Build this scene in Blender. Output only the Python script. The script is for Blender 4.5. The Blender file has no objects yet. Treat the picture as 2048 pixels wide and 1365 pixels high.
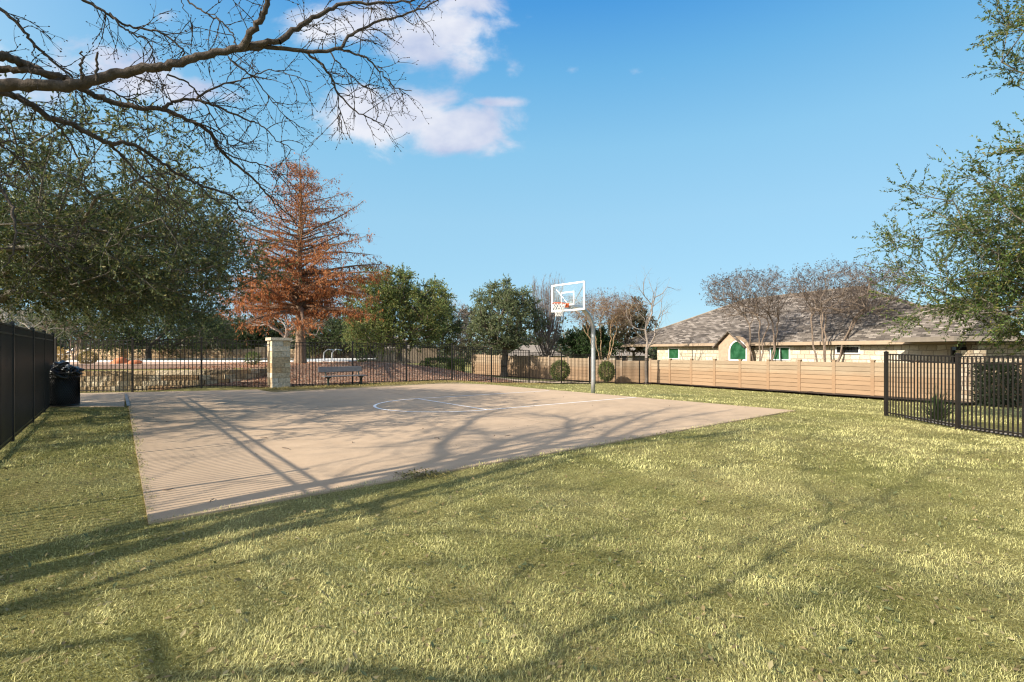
import bpy, math, random
import numpy as np
from mathutils import Vector, Matrix
from mathutils.geometry import delaunay_2d_cdt

C = bpy.context.scene.collection
F, H0, EYE = 1023.0, 700.0, 1.52          # focal length and horizon in photo pixels, eye height in metres
def gp(px, py, z=0.0):
    Y = F*(EYE-z)/(py-H0); return np.array([(px-1024)*Y/F, Y])
def at(px, py, Y):
    return np.array([(px-1024)*Y/F, Y, EYE+(H0-py)*Y/F])
sm = lambda t: np.clip(t,0,1)**2*(3-2*np.clip(t,0,1))

# ------------------------------------------------------------------ terrain
E = np.array([.77,.638]); N = np.array([-.638,.77]); O = np.array([-9.46,20.2])
CA, CB, CC, CD = gp(297,1050), gp(1590,823), gp(935,769), gp(250,790)
WX = np.array([-60,-24,-15.8,-12.0,-10.6,-9.9]); WY = np.array([15.0,17.6,18.7,19.7,21.0,22.3])
def terrain(x, y):
    x = np.asarray(x,float); y = np.asarray(y,float)
    t = .0359*x+.032*y-.47
    t = np.minimum(t, 1.35)
    base = -np.where(t>0, t*t/(np.abs(t)+.12), 0)
    # distance outside the court
    def half(a,b):
        d = (b-a)/np.linalg.norm(b-a); return (x-a[0])*d[1]-(y-a[1])*d[0]
    dc = np.maximum(np.maximum(half(CA,CB), half(CB,CC)), 0)
    base = base*sm((dc+.3)/4.0)
    dx, dy = x-O[0], y-O[1]
    u = dx*E[0]+dy*E[1]; s = dx*N[0]+dy*N[1]
    L = 2.4+3.6*sm(u/4)
    fade = (1-sm((u-9)/8.5))
    mound = .76*sm((s-.15)/L)*fade*sm((x+13.2)/2.6)
    yw = np.interp(x, WX, WY)
    step = .76*sm((y-yw-.22)/.2)*(1-sm((x+10.4)/1.4))
    far = 1-sm((y-75)/30)
    return base + np.maximum(mound, step)*far

# ------------------------------------------------------------------ mesh helpers
class MB:
    def __init__(s): s.V=[]; s.F=[]; s.C=[]; s.n=0
    def add(s, V, faces, col=None):
        V=np.asarray(V,float).reshape(-1,3)
        if not isinstance(faces,(list,tuple)) or (len(faces) and not isinstance(faces[0],np.ndarray)): faces=[np.asarray(faces,int)]
        for f in faces:
            f=np.asarray(f,int)
            if f.size: s.F.append(f+s.n)
        s.V.append(V); s.n+=len(V)
        if col is None: col=(1,1,1)
        c=np.asarray(col,float)
        if c.ndim==1: c=np.tile(c,(len(V),1))
        s.C.append(c); return s
    def box(s, c, size, rz=0, col=None, M=None, j=0):
        sx,sy,sz=[k/2 for k in size]
        V=np.array([[a*sx,b*sy,d*sz] for a in(-1,1) for b in(-1,1) for d in(-1,1)],float)
        if j: V+=np.random.uniform(-j,j,V.shape)
        if rz:
            ca,sa=math.cos(rz),math.sin(rz); V=np.stack([V[:,0]*ca-V[:,1]*sa,V[:,0]*sa+V[:,1]*ca,V[:,2]],1)
        V+=np.array(c,float)
        return s.add(V,[np.array([[0,1,3,2],[4,6,7,5],[0,4,5,1],[2,3,7,6],[0,2,6,4],[1,5,7,3]])],col)
    def tube(s, P, R, sides=8, cap=True, col=None):
        P=np.asarray(P,float); n=len(P); R=np.broadcast_to(np.asarray(R,float),(n,))
        T=np.gradient(P,axis=0); T/=np.linalg.norm(T,axis=1)[:,None]+1e-9
        up=np.array([0,0,1.]) if abs(T[0][2])<.9 else np.array([1.,0,0])
        a=np.cross(T[0],up); a/=np.linalg.norm(a); V=[]
        th=np.arange(sides)*2*math.pi/sides
        for i in range(n):
            a=a-T[i]*a.dot(T[i]); a/=np.linalg.norm(a)+1e-9; b=np.cross(T[i],a)
            V.append(P[i]+R[i]*(np.cos(th)[:,None]*a+np.sin(th)[:,None]*b))
        V=np.concatenate(V); q=[]
        for i in range(n-1):
            for k in range(sides):
                k2=(k+1)%sides; q.append([i*sides+k,i*sides+k2,(i+1)*sides+k2,(i+1)*sides+k])
        fs=[np.array(q)]
        if cap: fs+= [np.array([list(range(sides))[::-1]]),np.array([[(n-1)*sides+k for k in range(sides)]])]
        return s.add(V,fs,col)
    def segs(s, P0, P1, R0, R1, sides=3, col=None):
        P0=np.asarray(P0);P1=np.asarray(P1)
        if len(P0)==0: return s
        D=P1-P0; D/=np.linalg.norm(D,axis=1)[:,None]+1e-9
        ref=np.where(np.abs(D[:,2:3])<.9,np.array([[0,0,1.]]),np.array([[1.,0,0]]))
        A=np.cross(D,ref); A/=np.linalg.norm(A,axis=1)[:,None]+1e-9; B=np.cross(D,A)
        th=np.arange(sides)*2*math.pi/sides
        ring=np.cos(th)[None,:,None]*A[:,None]+np.sin(th)[None,:,None]*B[:,None]
        R0=np.broadcast_to(R0,(len(P0),));R1=np.broadcast_to(R1,(len(P0),))
        V=np.concatenate([P0[:,None]+ring*R0[:,None,None],P1[:,None]+ring*R1[:,None,None]],1).reshape(-1,3)
        base=(np.arange(len(P0))*2*sides)[:,None]; fl=[]
        for k in range(sides):
            k2=(k+1)%sides; fl.append(base+np.array([[k,k2,sides+k2,sides+k]]))
        c=None
        if col is not None and np.ndim(col)==2: c=np.repeat(col,2*sides,0)
        else: c=col
        return s.add(V,[np.concatenate(fl)],c)
    def build(s, name, mat, parent=None, smooth=False):
        V=np.concatenate(s.V) if s.V else np.zeros((0,3)); me=bpy.data.meshes.new(name)
        me.vertices.add(len(V)); me.vertices.foreach_set('co',V.astype(np.float32).ravel())
        idx=np.concatenate([f.ravel() for f in s.F]); tot=np.concatenate([np.full(len(f),f.shape[1]) for f in s.F])
        st=np.concatenate([[0],np.cumsum(tot)[:-1]])
        me.loops.add(len(idx)); me.loops.foreach_set('vertex_index',idx.astype(np.int32))
        me.polygons.add(len(tot)); me.polygons.foreach_set('loop_start',st.astype(np.int32))
        try: me.polygons.foreach_set('loop_total',tot.astype(np.int32))
        except Exception: pass
        me.polygons.foreach_set('use_smooth',np.full(len(tot),bool(smooth)))
        Cc=np.concatenate(s.C); ca=me.color_attributes.new('Col','FLOAT_COLOR','POINT')
        ca.data.foreach_set('color',np.concatenate([Cc,np.ones((len(Cc),1))],1).astype(np.float32).ravel())
        me.update(calc_edges=True)
        me.materials.append(mat)
        o=bpy.data.objects.new(name,me); C.objects.link(o)
        if parent: o.parent=parent
        return o

def empty(name, loc=(0,0,0), rz=0):
    o=bpy.data.objects.new(name,None); o.location=loc; o.rotation_euler=(0,0,rz); o.empty_display_size=.2
    C.objects.link(o); return o
def tag(o,label=None,cat=None,group=None,kind=None):
    if label:o['label']=label
    if cat:o['category']=cat
    if group:o['group']=group
    if kind:o['kind']=kind
    return o

# ------------------------------------------------------------------ materials
def mat(name):
    m=bpy.data.materials.new(name); m.use_nodes=True; nt=m.node_tree; b=nt.nodes['Principled BSDF']; return m,nt,b
def nd(nt,t,**k):
    n=nt.nodes.new(t)
    for a,v in k.items(): setattr(n,a,v)
    return n
def noise(nt,vec,scale,detail=4,rough=.55,dist=0):
    n=nd(nt,'ShaderNodeTexNoise'); n.inputs['Scale'].default_value=scale; n.inputs['Detail'].default_value=detail
    n.inputs['Roughness'].default_value=rough; n.inputs['Distortion'].default_value=dist
    if vec: nt.links.new(vec,n.inputs['Vector'])
    return n.outputs['Fac']
def ramp(nt,fac,stops,interp='LINEAR'):
    r=nd(nt,'ShaderNodeValToRGB'); r.color_ramp.interpolation=interp
    while len(r.color_ramp.elements)<len(stops): r.color_ramp.elements.new(.5)
    for e,(p,c) in zip(r.color_ramp.elements,stops): e.position=p; e.color=(*c,1) if len(c)==3 else c
    nt.links.new(fac,r.inputs['Fac']); return r.outputs['Color']
def mixc(nt,fac,a,b,mode='MIX'):
    m=nd(nt,'ShaderNodeMix',data_type='RGBA',blend_type=mode)
    for s,v in ((m.inputs[0],fac),(m.inputs[6],a),(m.inputs[7],b)):
        if isinstance(v,(int,float)): s.default_value=v
        elif isinstance(v,tuple): s.default_value=(*v,1)
        else: nt.links.new(v,s)
    return m.outputs[2]
def mth(nt,op,a,b=None,c=None):
    m=nd(nt,'ShaderNodeMath',operation=op)
    for s,v in zip(m.inputs,(a,b,c)):
        if v is None: continue
        if isinstance(v,(int,float)): s.default_value=v
        else: nt.links.new(v,s)
    return m.outputs[0]
def bump(nt,b,h,strength=.5,dist=.02):
    n=nd(nt,'ShaderNodeBump'); n.inputs['Strength'].default_value=strength; n.inputs['Distance'].default_value=dist
    nt.links.new(h,n.inputs['Height']); nt.links.new(n.outputs['Normal'],b.inputs['Normal'])
def objc(nt): return nd(nt,'ShaderNodeTexCoord').outputs['Object']
def attr(nt): return nd(nt,'ShaderNodeVertexColor',layer_name='Col').outputs['Color']

def m_paint(name,col,rough=.5,metal=0,var=.15,scale=8,spec=.5,bmp=0):
    m,nt,b=mat(name); v=objc(nt); n=noise(nt,v,scale,5)
    c=ramp(nt,n,[(.3,tuple(k*(1-var) for k in col)),(.7,tuple(min(1,k*(1+var)) for k in col))])
    nt.links.new(c,b.inputs['Base Color']); b.inputs['Roughness'].default_value=rough; b.inputs['Metallic'].default_value=metal
    b.inputs['Specular IOR Level'].default_value=spec
    if bmp: bump(nt,b,noise(nt,v,scale*12,3),bmp,.01)
    return m
def m_attr(name,rough=.7,spec=.3,trans=0,nscale=0,nvar=.2,bscale=0,bstr=.4,bdist=.01):
    m,nt,b=mat(name); c=attr(nt); v=objc(nt)
    if nscale:
        c=mixc(nt,1.0,c,ramp(nt,noise(nt,v,nscale,4),[(.3,(1-nvar,)*3),(.7,(1+nvar,)*3)]),'MULTIPLY')
    nt.links.new(c,b.inputs['Base Color']); b.inputs['Roughness'].default_value=rough
    b.inputs['Specular IOR Level'].default_value=spec
    if bscale: bump(nt,b,noise(nt,v,bscale,4),bstr,bdist)
    if trans:
        t=nd(nt,'ShaderNodeBsdfTranslucent'); nt.links.new(c,t.inputs['Color']); mx=nd(nt,'ShaderNodeMixShader'); mx.inputs[0].default_value=trans
        nt.links.new(b.outputs[0],mx.inputs[1]); nt.links.new(t.outputs[0],mx.inputs[2])
        nt.links.new(mx.outputs[0],nt.nodes['Material Output'].inputs['Surface'])
    return m

M={}
M['leaf']=m_attr('leaf',.5,.32,.34)
M['dry']=m_attr('dry_leaf',.8,.2,.25)
M['blade']=m_attr('grass_blade',.6,.25,.25)
M['bark']=m_attr('bark',.9,.15,0,14,.35,40,.8,.02)
def m_lawn():
    m,nt,b=mat('lawn_soil'); v=objc(nt)
    a=noise(nt,v,38,6,.7); c=noise(nt,v,.55,5,.6); f=noise(nt,v,160,3,.6)
    col=ramp(nt,a,[(.3,(.13,.115,.03)),(.5,(.33,.29,.11)),(.7,(.58,.53,.26))])
    col=mixc(nt,.8,col,ramp(nt,c,[(.35,(.72,.8,.55)),(.65,(1.15,1.1,1.1))]),'MULTIPLY')
    col=mixc(nt,.6,col,ramp(nt,f,[(.35,(.5,.5,.5)),(.65,(1.4,1.4,1.4))]),'MULTIPLY')
    nt.links.new(col,b.inputs['Base Color']); b.inputs['Roughness'].default_value=.95; b.inputs['Specular IOR Level'].default_value=.1
    bump(nt,b,mth(nt,'ADD',a,f),.8,.05); return m
M['lawn']=m_lawn()
def m_concrete(name,base=(.50,.365,.24)):
    m,nt,b=mat(name); v=objc(nt)
    big=noise(nt,v,.35,6,.6,.4); mid=noise(nt,v,2.3,6,.65); fine=noise(nt,v,120,4,.8); sp=noise(nt,v,45,2,.5)
    col=ramp(nt,big,[(.3,tuple(k*.86 for k in base)),(.7,tuple(k*1.08 for k in base))])
    col=mixc(nt,.7,col,ramp(nt,mid,[(.3,(.86,.85,.84)),(.7,(1.07,1.07,1.07))]),'MULTIPLY')
    col=mixc(nt,.8,col,ramp(nt,fine,[(.3,(.78,.78,.78)),(.7,(1.18,1.18,1.18))]),'MULTIPLY')
    col=mixc(nt,ramp(nt,sp,[(.70,(0,0,0)),(.76,(.5,.5,.5))]),col,(.16,.12,.09))
    st=noise(nt,v,.9,7,.7,1.2); col=mixc(nt,ramp(nt,st,[(.56,(0,0,0)),(.72,(.35,.35,.35))]),col,(.30,.235,.17))
    nt.links.new(col,b.inputs['Base Color']); b.inputs['Roughness'].default_value=.85; b.inputs['Specular IOR Level'].default_value=.25
    bump(nt,b,mth(nt,'ADD',fine,mth(nt,'MULTIPLY',mid,.5)),.35,.006); return m
M['concrete']=m_concrete('court_concrete'); M['walk']=m_concrete('walk_concrete',(.50,.38,.26)); M['deck']=m_concrete('deck_concrete',(.55,.38,.27))
def m_chips(name,stops,scale=26,b_=1.0):
    m,nt,b=mat(name); v=objc(nt)
    vo=nd(nt,'ShaderNodeTexVoronoi'); vo.inputs['Scale'].default_value=scale; nt.links.new(v,vo.inputs['Vector'])
    sep=nd(nt,'ShaderNodeSeparateColor'); nt.links.new(vo.outputs['Color'],sep.inputs[0])
    col=ramp(nt,sep.outputs[0],stops,'LINEAR'); col=mixc(nt,.7,col,ramp(nt,noise(nt,v,1.2,4),[(.3,(.7,.7,.7)),(.7,(1.2,1.2,1.2))]),'MULTIPLY')
    nt.links.new(col,b.inputs['Base Color']); b.inputs['Roughness'].default_value=.95
    bump(nt,b,mth(nt,'ADD',sep.outputs[1],vo.outputs['Distance']),b_,.04); return m
M['mulch_red']=m_chips('red_mulch',[(.1,(.09,.038,.02)),(.5,(.27,.13,.07)),(.9,(.52,.36,.24))],20)
M['mulch_dark']=m_chips('dark_mulch',[(.1,(.012,.008,.006)),(.5,(.045,.024,.014)),(.9,(.13,.075,.045))],24)
M['gravel']=m_chips('gravel',[(.1,(.10,.08,.06)),(.5,(.27,.22,.17)),(.9,(.55,.48,.40))],17)
def m_blocks(name,bw,bh,c1,c2,mortar,ms=.015,rough_b=.8):
    m,nt,b=mat(name); v=objc(nt); s=nd(nt,'ShaderNodeSeparateXYZ'); nt.links.new(v,s.inputs[0])
    n=noise(nt,v,1.7,3)
    cx=nd(nt,'ShaderNodeCombineXYZ'); nt.links.new(mth(nt,'ADD',mth(nt,'ADD',s.outputs[0],s.outputs[1]),mth(nt,'MULTIPLY',n,.35)),cx.inputs[0])
    nt.links.new(mth(nt,'ADD',s.outputs[2],mth(nt,'MULTIPLY',noise(nt,v,.9,2),.12)),cx.inputs[1])
    br=nd(nt,'ShaderNodeTexBrick'); nt.links.new(cx.outputs[0],br.inputs['Vector']); br.inputs['Scale'].default_value=1
    br.inputs['Brick Width'].default_value=bw; br.inputs['Row Height'].default_value=bh; br.inputs['Mortar Size'].default_value=ms
    br.inputs['Color1'].default_value=(0,0,0,1); br.inputs['Color2'].default_value=(1,1,1,1); br.inputs['Mortar'].default_value=(.5,.5,.5,1); br.offset=.43; br.squash=.7; br.squash_frequency=3
    col=ramp(nt,br.outputs['Color'],[(.0,c1),(.55,c2),(.8,tuple(k*.9 for k in c1)),(1,tuple((k1*.35+k2*.5)for k1,k2 in zip(c1,c2)))])
    col=mixc(nt,.8,col,ramp(nt,noise(nt,v,9,5,.7),[(.3,(.72,.70,.66)),(.7,(1.15,1.13,1.1))]),'MULTIPLY')
    col=mixc(nt,br.outputs['Fac'],col,mortar)
    nt.links.new(col,b.inputs['Base Color']); b.inputs['Roughness'].default_value=.9
    bump(nt,b,mth(nt,'SUBTRACT',mth(nt,'MULTIPLY',noise(nt,v,14,5,.7),.8),br.outputs['Fac']),rough_b,.05); return m
M['limestone']=m_blocks('limestone',.55,.26,(.56,.48,.36),(.68,.62,.51),(.36,.30,.23),.02,.8)
M['rubble']=m_blocks('rubble',.30,.20,(.46,.34,.22),(.62,.54,.42),(.20,.15,.11),.02,1)
M['stone_far']=m_blocks('stone_far',.32,.17,(.50,.36,.20),(.66,.52,.35),(.32,.24,.16),.012,1)
M['stone']=m_attr('cut_stone',.9,.2,0,16,.28,22,1.0,.05)
M['mortar']=m_paint('mortar',(.38,.31,.23),.95,0,.2,6,.1,.4)
M['black']=m_paint('black_metal',(.011,.011,.012),.32,0,.3,5,.5)
M['fence_brown']=m_paint('dark_fence_paint',(.016,.013,.011),.42,0,.3,5,.4)
M['white']=m_paint('white_paint',(.80,.80,.78),.4,0,.04,6)
M['line']=m_paint('court_line_paint',(.88,.87,.84),.7,0,.08,30,.3)
M['bench']=m_paint('bench_metal',(.12,.115,.115),.65,0,.2,9)
M['bench_green']=m_paint('bench_leg',(.018,.03,.022),.45,0,.2,9)
M['galv']=m_paint('galvanised_steel',(.42,.44,.45),.42,.7,.2,7)
M['orange']=m_paint('orange_rim',(.55,.115,.03),.45,0,.15,8)
M['net']=m_paint('white_cord',(.78,.77,.74),.8,0,.05,30)
M['bag']=m_paint('black_plastic_bag',(.008,.008,.009),.25,0,.3,6,.6,.6)
M['greybag']=m_paint('grey_plastic',(.32,.34,.40),.35,0,.3,12,.5,.5)
M['rock']=m_paint('red_boulder',(.44,.17,.085),.9,0,.3,3,.2,.7)
M['fascia']=m_paint('tan_fascia',(.36,.27,.19),.7,0,.12,3)
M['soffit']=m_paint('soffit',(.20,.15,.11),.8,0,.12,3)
M['trimstone']=m_paint('cast_stone_trim',(.42,.31,.22),.85,0,.15,5,.2,.3)
M['stucco']=m_paint('far_stucco',(.42,.37,.31),.9,0,.12,2)
M['farroof']=m_paint('far_roof',(.22,.185,.15),.9,0,.2,2)
M['strip']=m_paint('dull_steel',(.22,.21,.20),.5,.5,.25,10)
M['soft_blue']=m_paint('sling_fabric',(.35,.45,.55),.8,0,.1,8)
def m_roof():
    m,nt,b=mat('shingles'); v=objc(nt); s=nd(nt,'ShaderNodeSeparateXYZ'); nt.links.new(v,s.inputs[0])
    cx=nd(nt,'ShaderNodeCombineXYZ'); nt.links.new(mth(nt,'ADD',s.outputs[0],mth(nt,'MULTIPLY',s.outputs[1],.31)),cx.inputs[0]); nt.links.new(mth(nt,'MULTIPLY',s.outputs[2],1.75),cx.inputs[1])
    br=nd(nt,'ShaderNodeTexBrick'); nt.links.new(cx.outputs[0],br.inputs['Vector']); br.inputs['Scale'].default_value=1
    br.inputs['Brick Width'].default_value=.42; br.inputs['Row Height'].default_value=.15; br.inputs['Mortar Size'].default_value=.012
    br.inputs['Color1'].default_value=(0,0,0,1); br.inputs['Color2'].default_value=(1,1,1,1); br.inputs['Mortar'].default_value=(0,0,0,1)
    col=ramp(nt,br.outputs['Color'],[(0,(.07,.06,.052)),(.4,(.15,.128,.11)),(.7,(.215,.185,.158)),(1,(.32,.28,.245))])
    col=mixc(nt,.7,col,ramp(nt,noise(nt,v,1.1,5,.6),[(.3,(.75,.75,.75)),(.7,(1.2,1.18,1.15))]),'MULTIPLY')
    nt.links.new(col,b.inputs['Base Color']); b.inputs['Roughness'].default_value=.95; b.inputs['Specular IOR Level'].default_value=.15
    bump(nt,b,mth(nt,'ADD',br.outputs['Color'],noise(nt,v,60,3)),.7,.03); return m
M['shingle']=m_roof()
def m_precast(name,base):
    m,nt,b=mat(name); v=objc(nt); mp=nd(nt,'ShaderNodeMapping'); mp.inputs['Scale'].default_value=(1.0,1.0,14); nt.links.new(v,mp.inputs[0])
    g=noise(nt,mp.outputs[0],2.6,6,.65,.6); big=noise(nt,v,.8,4)
    col=ramp(nt,g,[(.3,tuple(k*.84 for k in base)),(.7,tuple(k*1.12 for k in base))])
    col=mixc(nt,.8,col,ramp(nt,big,[(.3,(.88,.86,.84)),(.7,(1.06,1.06,1.06))]),'MULTIPLY')
    s=nd(nt,'ShaderNodeSeparateXYZ'); nt.links.new(v,s.inputs[0])
    soil=ramp(nt,mth(nt,'ADD',s.outputs[2],mth(nt,'MULTIPLY',noise(nt,v,1.5,4),.45)),[(.28,(1,1,1)),(.62,(0,0,0))])
    col=mixc(nt,mth(nt,'MULTIPLY',soil,.5),col,(.30,.17,.085)); col=mixc(nt,1.0,col,attr(nt),'MULTIPLY')
    nt.links.new(col,b.inputs['Base Color']); b.inputs['Roughness'].default_value=.9; bump(nt,b,g,.5,.015); return m
M['precast']=m_precast('precast_boards',(.335,.255,.17)); M['precast_post']=m_precast('precast_posts',(.29,.205,.13))
M['precast2']=m_precast('pale_precast',(.37,.275,.185)); M['precast2_post']=m_precast('pale_precast_posts',(.38,.30,.22))
def m_screen():
    m,nt,b=mat('green_window_screen'); v=objc(nt)
    col=ramp(nt,noise(nt,v,1.6,4,.6,.8),[(.3,(.012,.05,.022)),(.5,(.022,.095,.042)),(.7,(.05,.15,.08))])
    nt.links.new(col,b.inputs['Base Color']); b.inputs['Roughness'].default_value=.12; b.inputs['Specular IOR Level'].default_value=.6; return m
M['screen']=m_screen()
M['darkglass']=m_paint('dark_glass',(.012,.014,.016),.08,0,.2,2,.7)
def m_glass():
    m,nt,b=mat('backboard_glass'); b.inputs['Base Color'].default_value=(.93,.96,.96,1); b.inputs['Roughness'].default_value=.03
    t=nd(nt,'ShaderNodeBsdfTransparent'); t.inputs[0].default_value=(.94,.97,.97,1); mx=nd(nt,'ShaderNodeMixShader'); mx.inputs[0].default_value=.03
    sc=noise(nt,objc(nt),3,4); nt.links.new(mth(nt,'MULTIPLY',sc,.07),mx.inputs[0])
    nt.links.new(t.outputs[0],mx.inputs[1]); nt.links.new(b.outputs[0],mx.inputs[2]); nt.links.new(mx.outputs[0],nt.nodes['Material Output'].inputs['Surface']); return m
M['glass']=m_glass()
def m_water():
    m,nt,b=mat('pool_water'); b.inputs['Base Color'].default_value=(.02,.11,.14,1); b.inputs['Roughness'].default_value=.06
    bump(nt,b,noise(nt,objc(nt),4,3),.25,.03); return m
M['water']=m_water()

# ------------------------------------------------------------------ setting
def ground_sheet():
    xs=np.unique(np.concatenate([[-900,-500,-300,-180,-120,-90,-70,-55],np.arange(-42,-12,.6),np.arange(-12,24,.3),np.arange(24,40,1),[50,65,90,140,220,400,900]]))
    ys=np.unique(np.concatenate([[-300,-120,-50,-25],np.arange(-12,1,1),np.arange(1,17,.5),np.arange(17,26,.12),np.arange(26,56,.5),[58,62,68,75,85,95,105,120,150,220,350,600,1000]]))
    X,Y=np.meshgrid(xs,ys); Z=terrain(X,Y)
    b=MB(); nx,ny=len(xs),len(ys); i=np.arange((ny-1)*nx).reshape(ny-1,nx)[:,:-1].ravel()
    b.add(np.stack([X.ravel(),Y.ravel(),Z.ravel()],1),[np.stack([i,i+1,i+nx+1,i+nx],1)])
    return tag(b.build('lawn_ground',M['lawn'],smooth=True),kind='structure')
ground_sheet()
def inpoly(P,poly):
    x,y=P[:,0],P[:,1]; r=np.zeros(len(P),bool); n=len(poly)
    for i in range(n):
        x1,y1=poly[i];x2,y2=poly[(i+1)%n]
        c=((y1>y)!=(y2>y)); 
        with np.errstate(divide='ignore',invalid='ignore'): xx=(x2-x1)*(y-y1)/(y2-y1)+x1
        r^=c&(x<xx)
    return r
def patch(name,poly,m,dz,step=.35,kind='structure',flat=None):
    poly=[np.array(p,float) for p in poly]; B=[]
    for i in range(len(poly)):
        a,b=poly[i],poly[(i+1)%len(poly)]; k=max(1,int(np.linalg.norm(b-a)/step))
        for j in range(k): B.append(a+(b-a)*j/k)
    B=np.array(B); lo,hi=B.min(0),B.max(0)
    g=np.stack(np.meshgrid(np.arange(lo[0]+step/2,hi[0],step),np.arange(lo[1]+step/2,hi[1],step)),-1).reshape(-1,2)
    g=g[inpoly(g,B)]
    if len(g): 
        d=np.min(np.linalg.norm(g[:,None]-B[None],axis=2),1); g=g[d>step*.35]
    P=[Vector(p) for p in np.concatenate([B,g])] if flat is None else [Vector(p) for p in B]
    r=delaunay_2d_cdt(P,[],[list(range(len(B)))],1,1e-5)
    V=np.array([[v[0],v[1]] for v in r[0]]); z=(terrain(V[:,0],V[:,1]) if flat is None else flat)+dz
    mb=MB(); mb.add(np.column_stack([V,np.broadcast_to(z,len(V))]),[np.array([list(f) for f in r[2] if len(f)==3])])
    return tag(mb.build(name,m,smooth=flat is None),kind=kind)
def slab(name,poly,z1,z0,m):
    b=MB(); n=len(poly); P=np.array(poly); V=np.concatenate([np.column_stack([P,np.full(n,z1)]),np.column_stack([P,np.full(n,z0)])])
    q=[[i,(i+1)%n,(i+1)%n+n,i+n] for i in range(n)]
    b.add(V,[np.array([list(range(n))]),np.array(q)]); return tag(b.build(name,m),kind='structure')
# the court: near edge, right edge, rounded back, left edge; the left and the front edge are slightly ragged with grass
court=[CA,CB,gp(978,770.5),gp(935,768.6),gp(880,768.9),gp(545,786.5),gp(400,791.5),gp(254,797)]
slab('court',court,.022,-.12,M['concrete'])
walk=[gp(255.0,796.2),gp(399.5,790.8),gp(543,785.9),gp(519,780.5),gp(111,788.5),gp(40,790),gp(20,815),gp(245,815),gp(252,800)]
walk=[gp(258,815),gp(254,797.4),gp(400,791.8),gp(548,786.4),gp(512,780),gp(300,785),gp(111,789.5),gp(20,791),gp(-10,815.5)]
walk=[gp(249,814.5),gp(249,796.6),gp(400,791.1),gp(546,785.9),gp(514,780.3),gp(300,785),gp(111,788.5),gp(20,790),gp(-10,815)]
slab('walkway',walk,.016,-.1,M['walk'])
b=MB()
def strip0(a,c,w,z):
    a=np.array(a);c=np.array(c);d=(c-a)/np.linalg.norm(c-a);n_=np.array([-d[1],d[0]])*w/2; b.add([(*(a-n_),z),(*(c-n_),z),(*(c+n_),z),(*(a+n_),z)],[np.array([[0,1,2,3]])])
for t in (1/3.,2/3.):
    strip0(CA+(gp(254,797)-CA)*t,CB+(gp(978,770.5)-CB)*t,.009,.0245)
strip0(CA+(CB-CA)*.5,(gp(545,786.5)+gp(880,768.9))/2,.009,.0243)
tag(b.build('court_joints',m_paint('joint_dark',(.20,.15,.11),.95)),kind='structure')  # saw-cut joints as thin strips in their own dark colour
# painted key
ftc=np.array([-1.80,14.2]); ll=np.array([-.61,.79]); l2=np.array([.80,.60])
b=MB()
def strip(b,pts,w,z,closed=False):
    pts=np.array(pts); T=np.gradient(pts,axis=0); T/=np.linalg.norm(T,axis=1)[:,None]; Nn=np.stack([-T[:,1],T[:,0]],1)*w/2
    V=np.concatenate([np.column_stack([pts-Nn,np.full(len(pts),z)]),np.column_stack([pts+Nn,np.full(len(pts),z)])]); n=len(pts)
    b.add(V,[np.array([[i,i+1,n+i+1,n+i] for i in range(n-1)])])
fa,fb=gp(835,799.3),gp(975,822)
strip(b,[fa,fb],.065,.0265)
ea,eb=gp(1098,783.2),gp(1272,796.6)
strip(b,[fa,ea],.065,.0268); strip(b,[fb,eb],.065,.0268)
th=np.linspace(0,math.pi,60); u1=(fa-fb)/np.linalg.norm(fa-fb); u2=np.array([-u1[1],u1[0]]); u2=u2 if u2[0]<0 else -u2; mid=(fa+fb)/2; rr=np.linalg.norm(fa-fb)/2
strip(b,[mid+u1*rr*math.cos(t)+u2*(rr*1.09)*math.sin(t) for t in th],.075,.0271)
tag(b.build('court_lines',M['line']),kind='structure')

def uv(u,s): return O+E*u+N*s
# mulch on the mound, pool deck, paths
patch('mulch_bed',[(-13.3,19.0),(-9.7,20.35),uv(.4,.18),uv(13.6,.18),uv(14.0,3),uv(13.6,6),uv(12.2,9),uv(10.6,11),uv(4,11.5),uv(0,9),(-12.0,25.0),(-20,24.0),(-30,23.3),(-30,17.9),(-24,18.1),(-15.8,19.25),(-12.2,20.2),(-11.2,20.8),(-13.3,19.5)],M['mulch_red'],.03,.22)
patch('curved_path',[uv(13.6,.2),uv(20.0,.2),uv(20,2.0),uv(17.2,3.2),uv(15.9,6),uv(14.8,9),uv(13.0,12),uv(10,14.5),uv(9,13.6),uv(12,10.5),uv(13.6,7),uv(14.05,3)],M['walk'],.045,.3)
patch('pool_deck',[(-60,23.8),(-20,24.3),(-12.3,25.4),uv(0,9.3),uv(4,11.8),uv(9,13.4),uv(10,15.5),(-8,42),(-14,47),(-60,47)],M['deck'],.05,1.0)
slab('pool_coping',[(-60,30.2),(-9.8,30.6),(-10.4,39.4),(-60,39.4)],.865,.79,M['white'])
slab('pool_water',[(-60,31.4),(-13.5,31.7),(-13.9,38.6),(-60,38.6)],.872,.7,M['water'])
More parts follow.
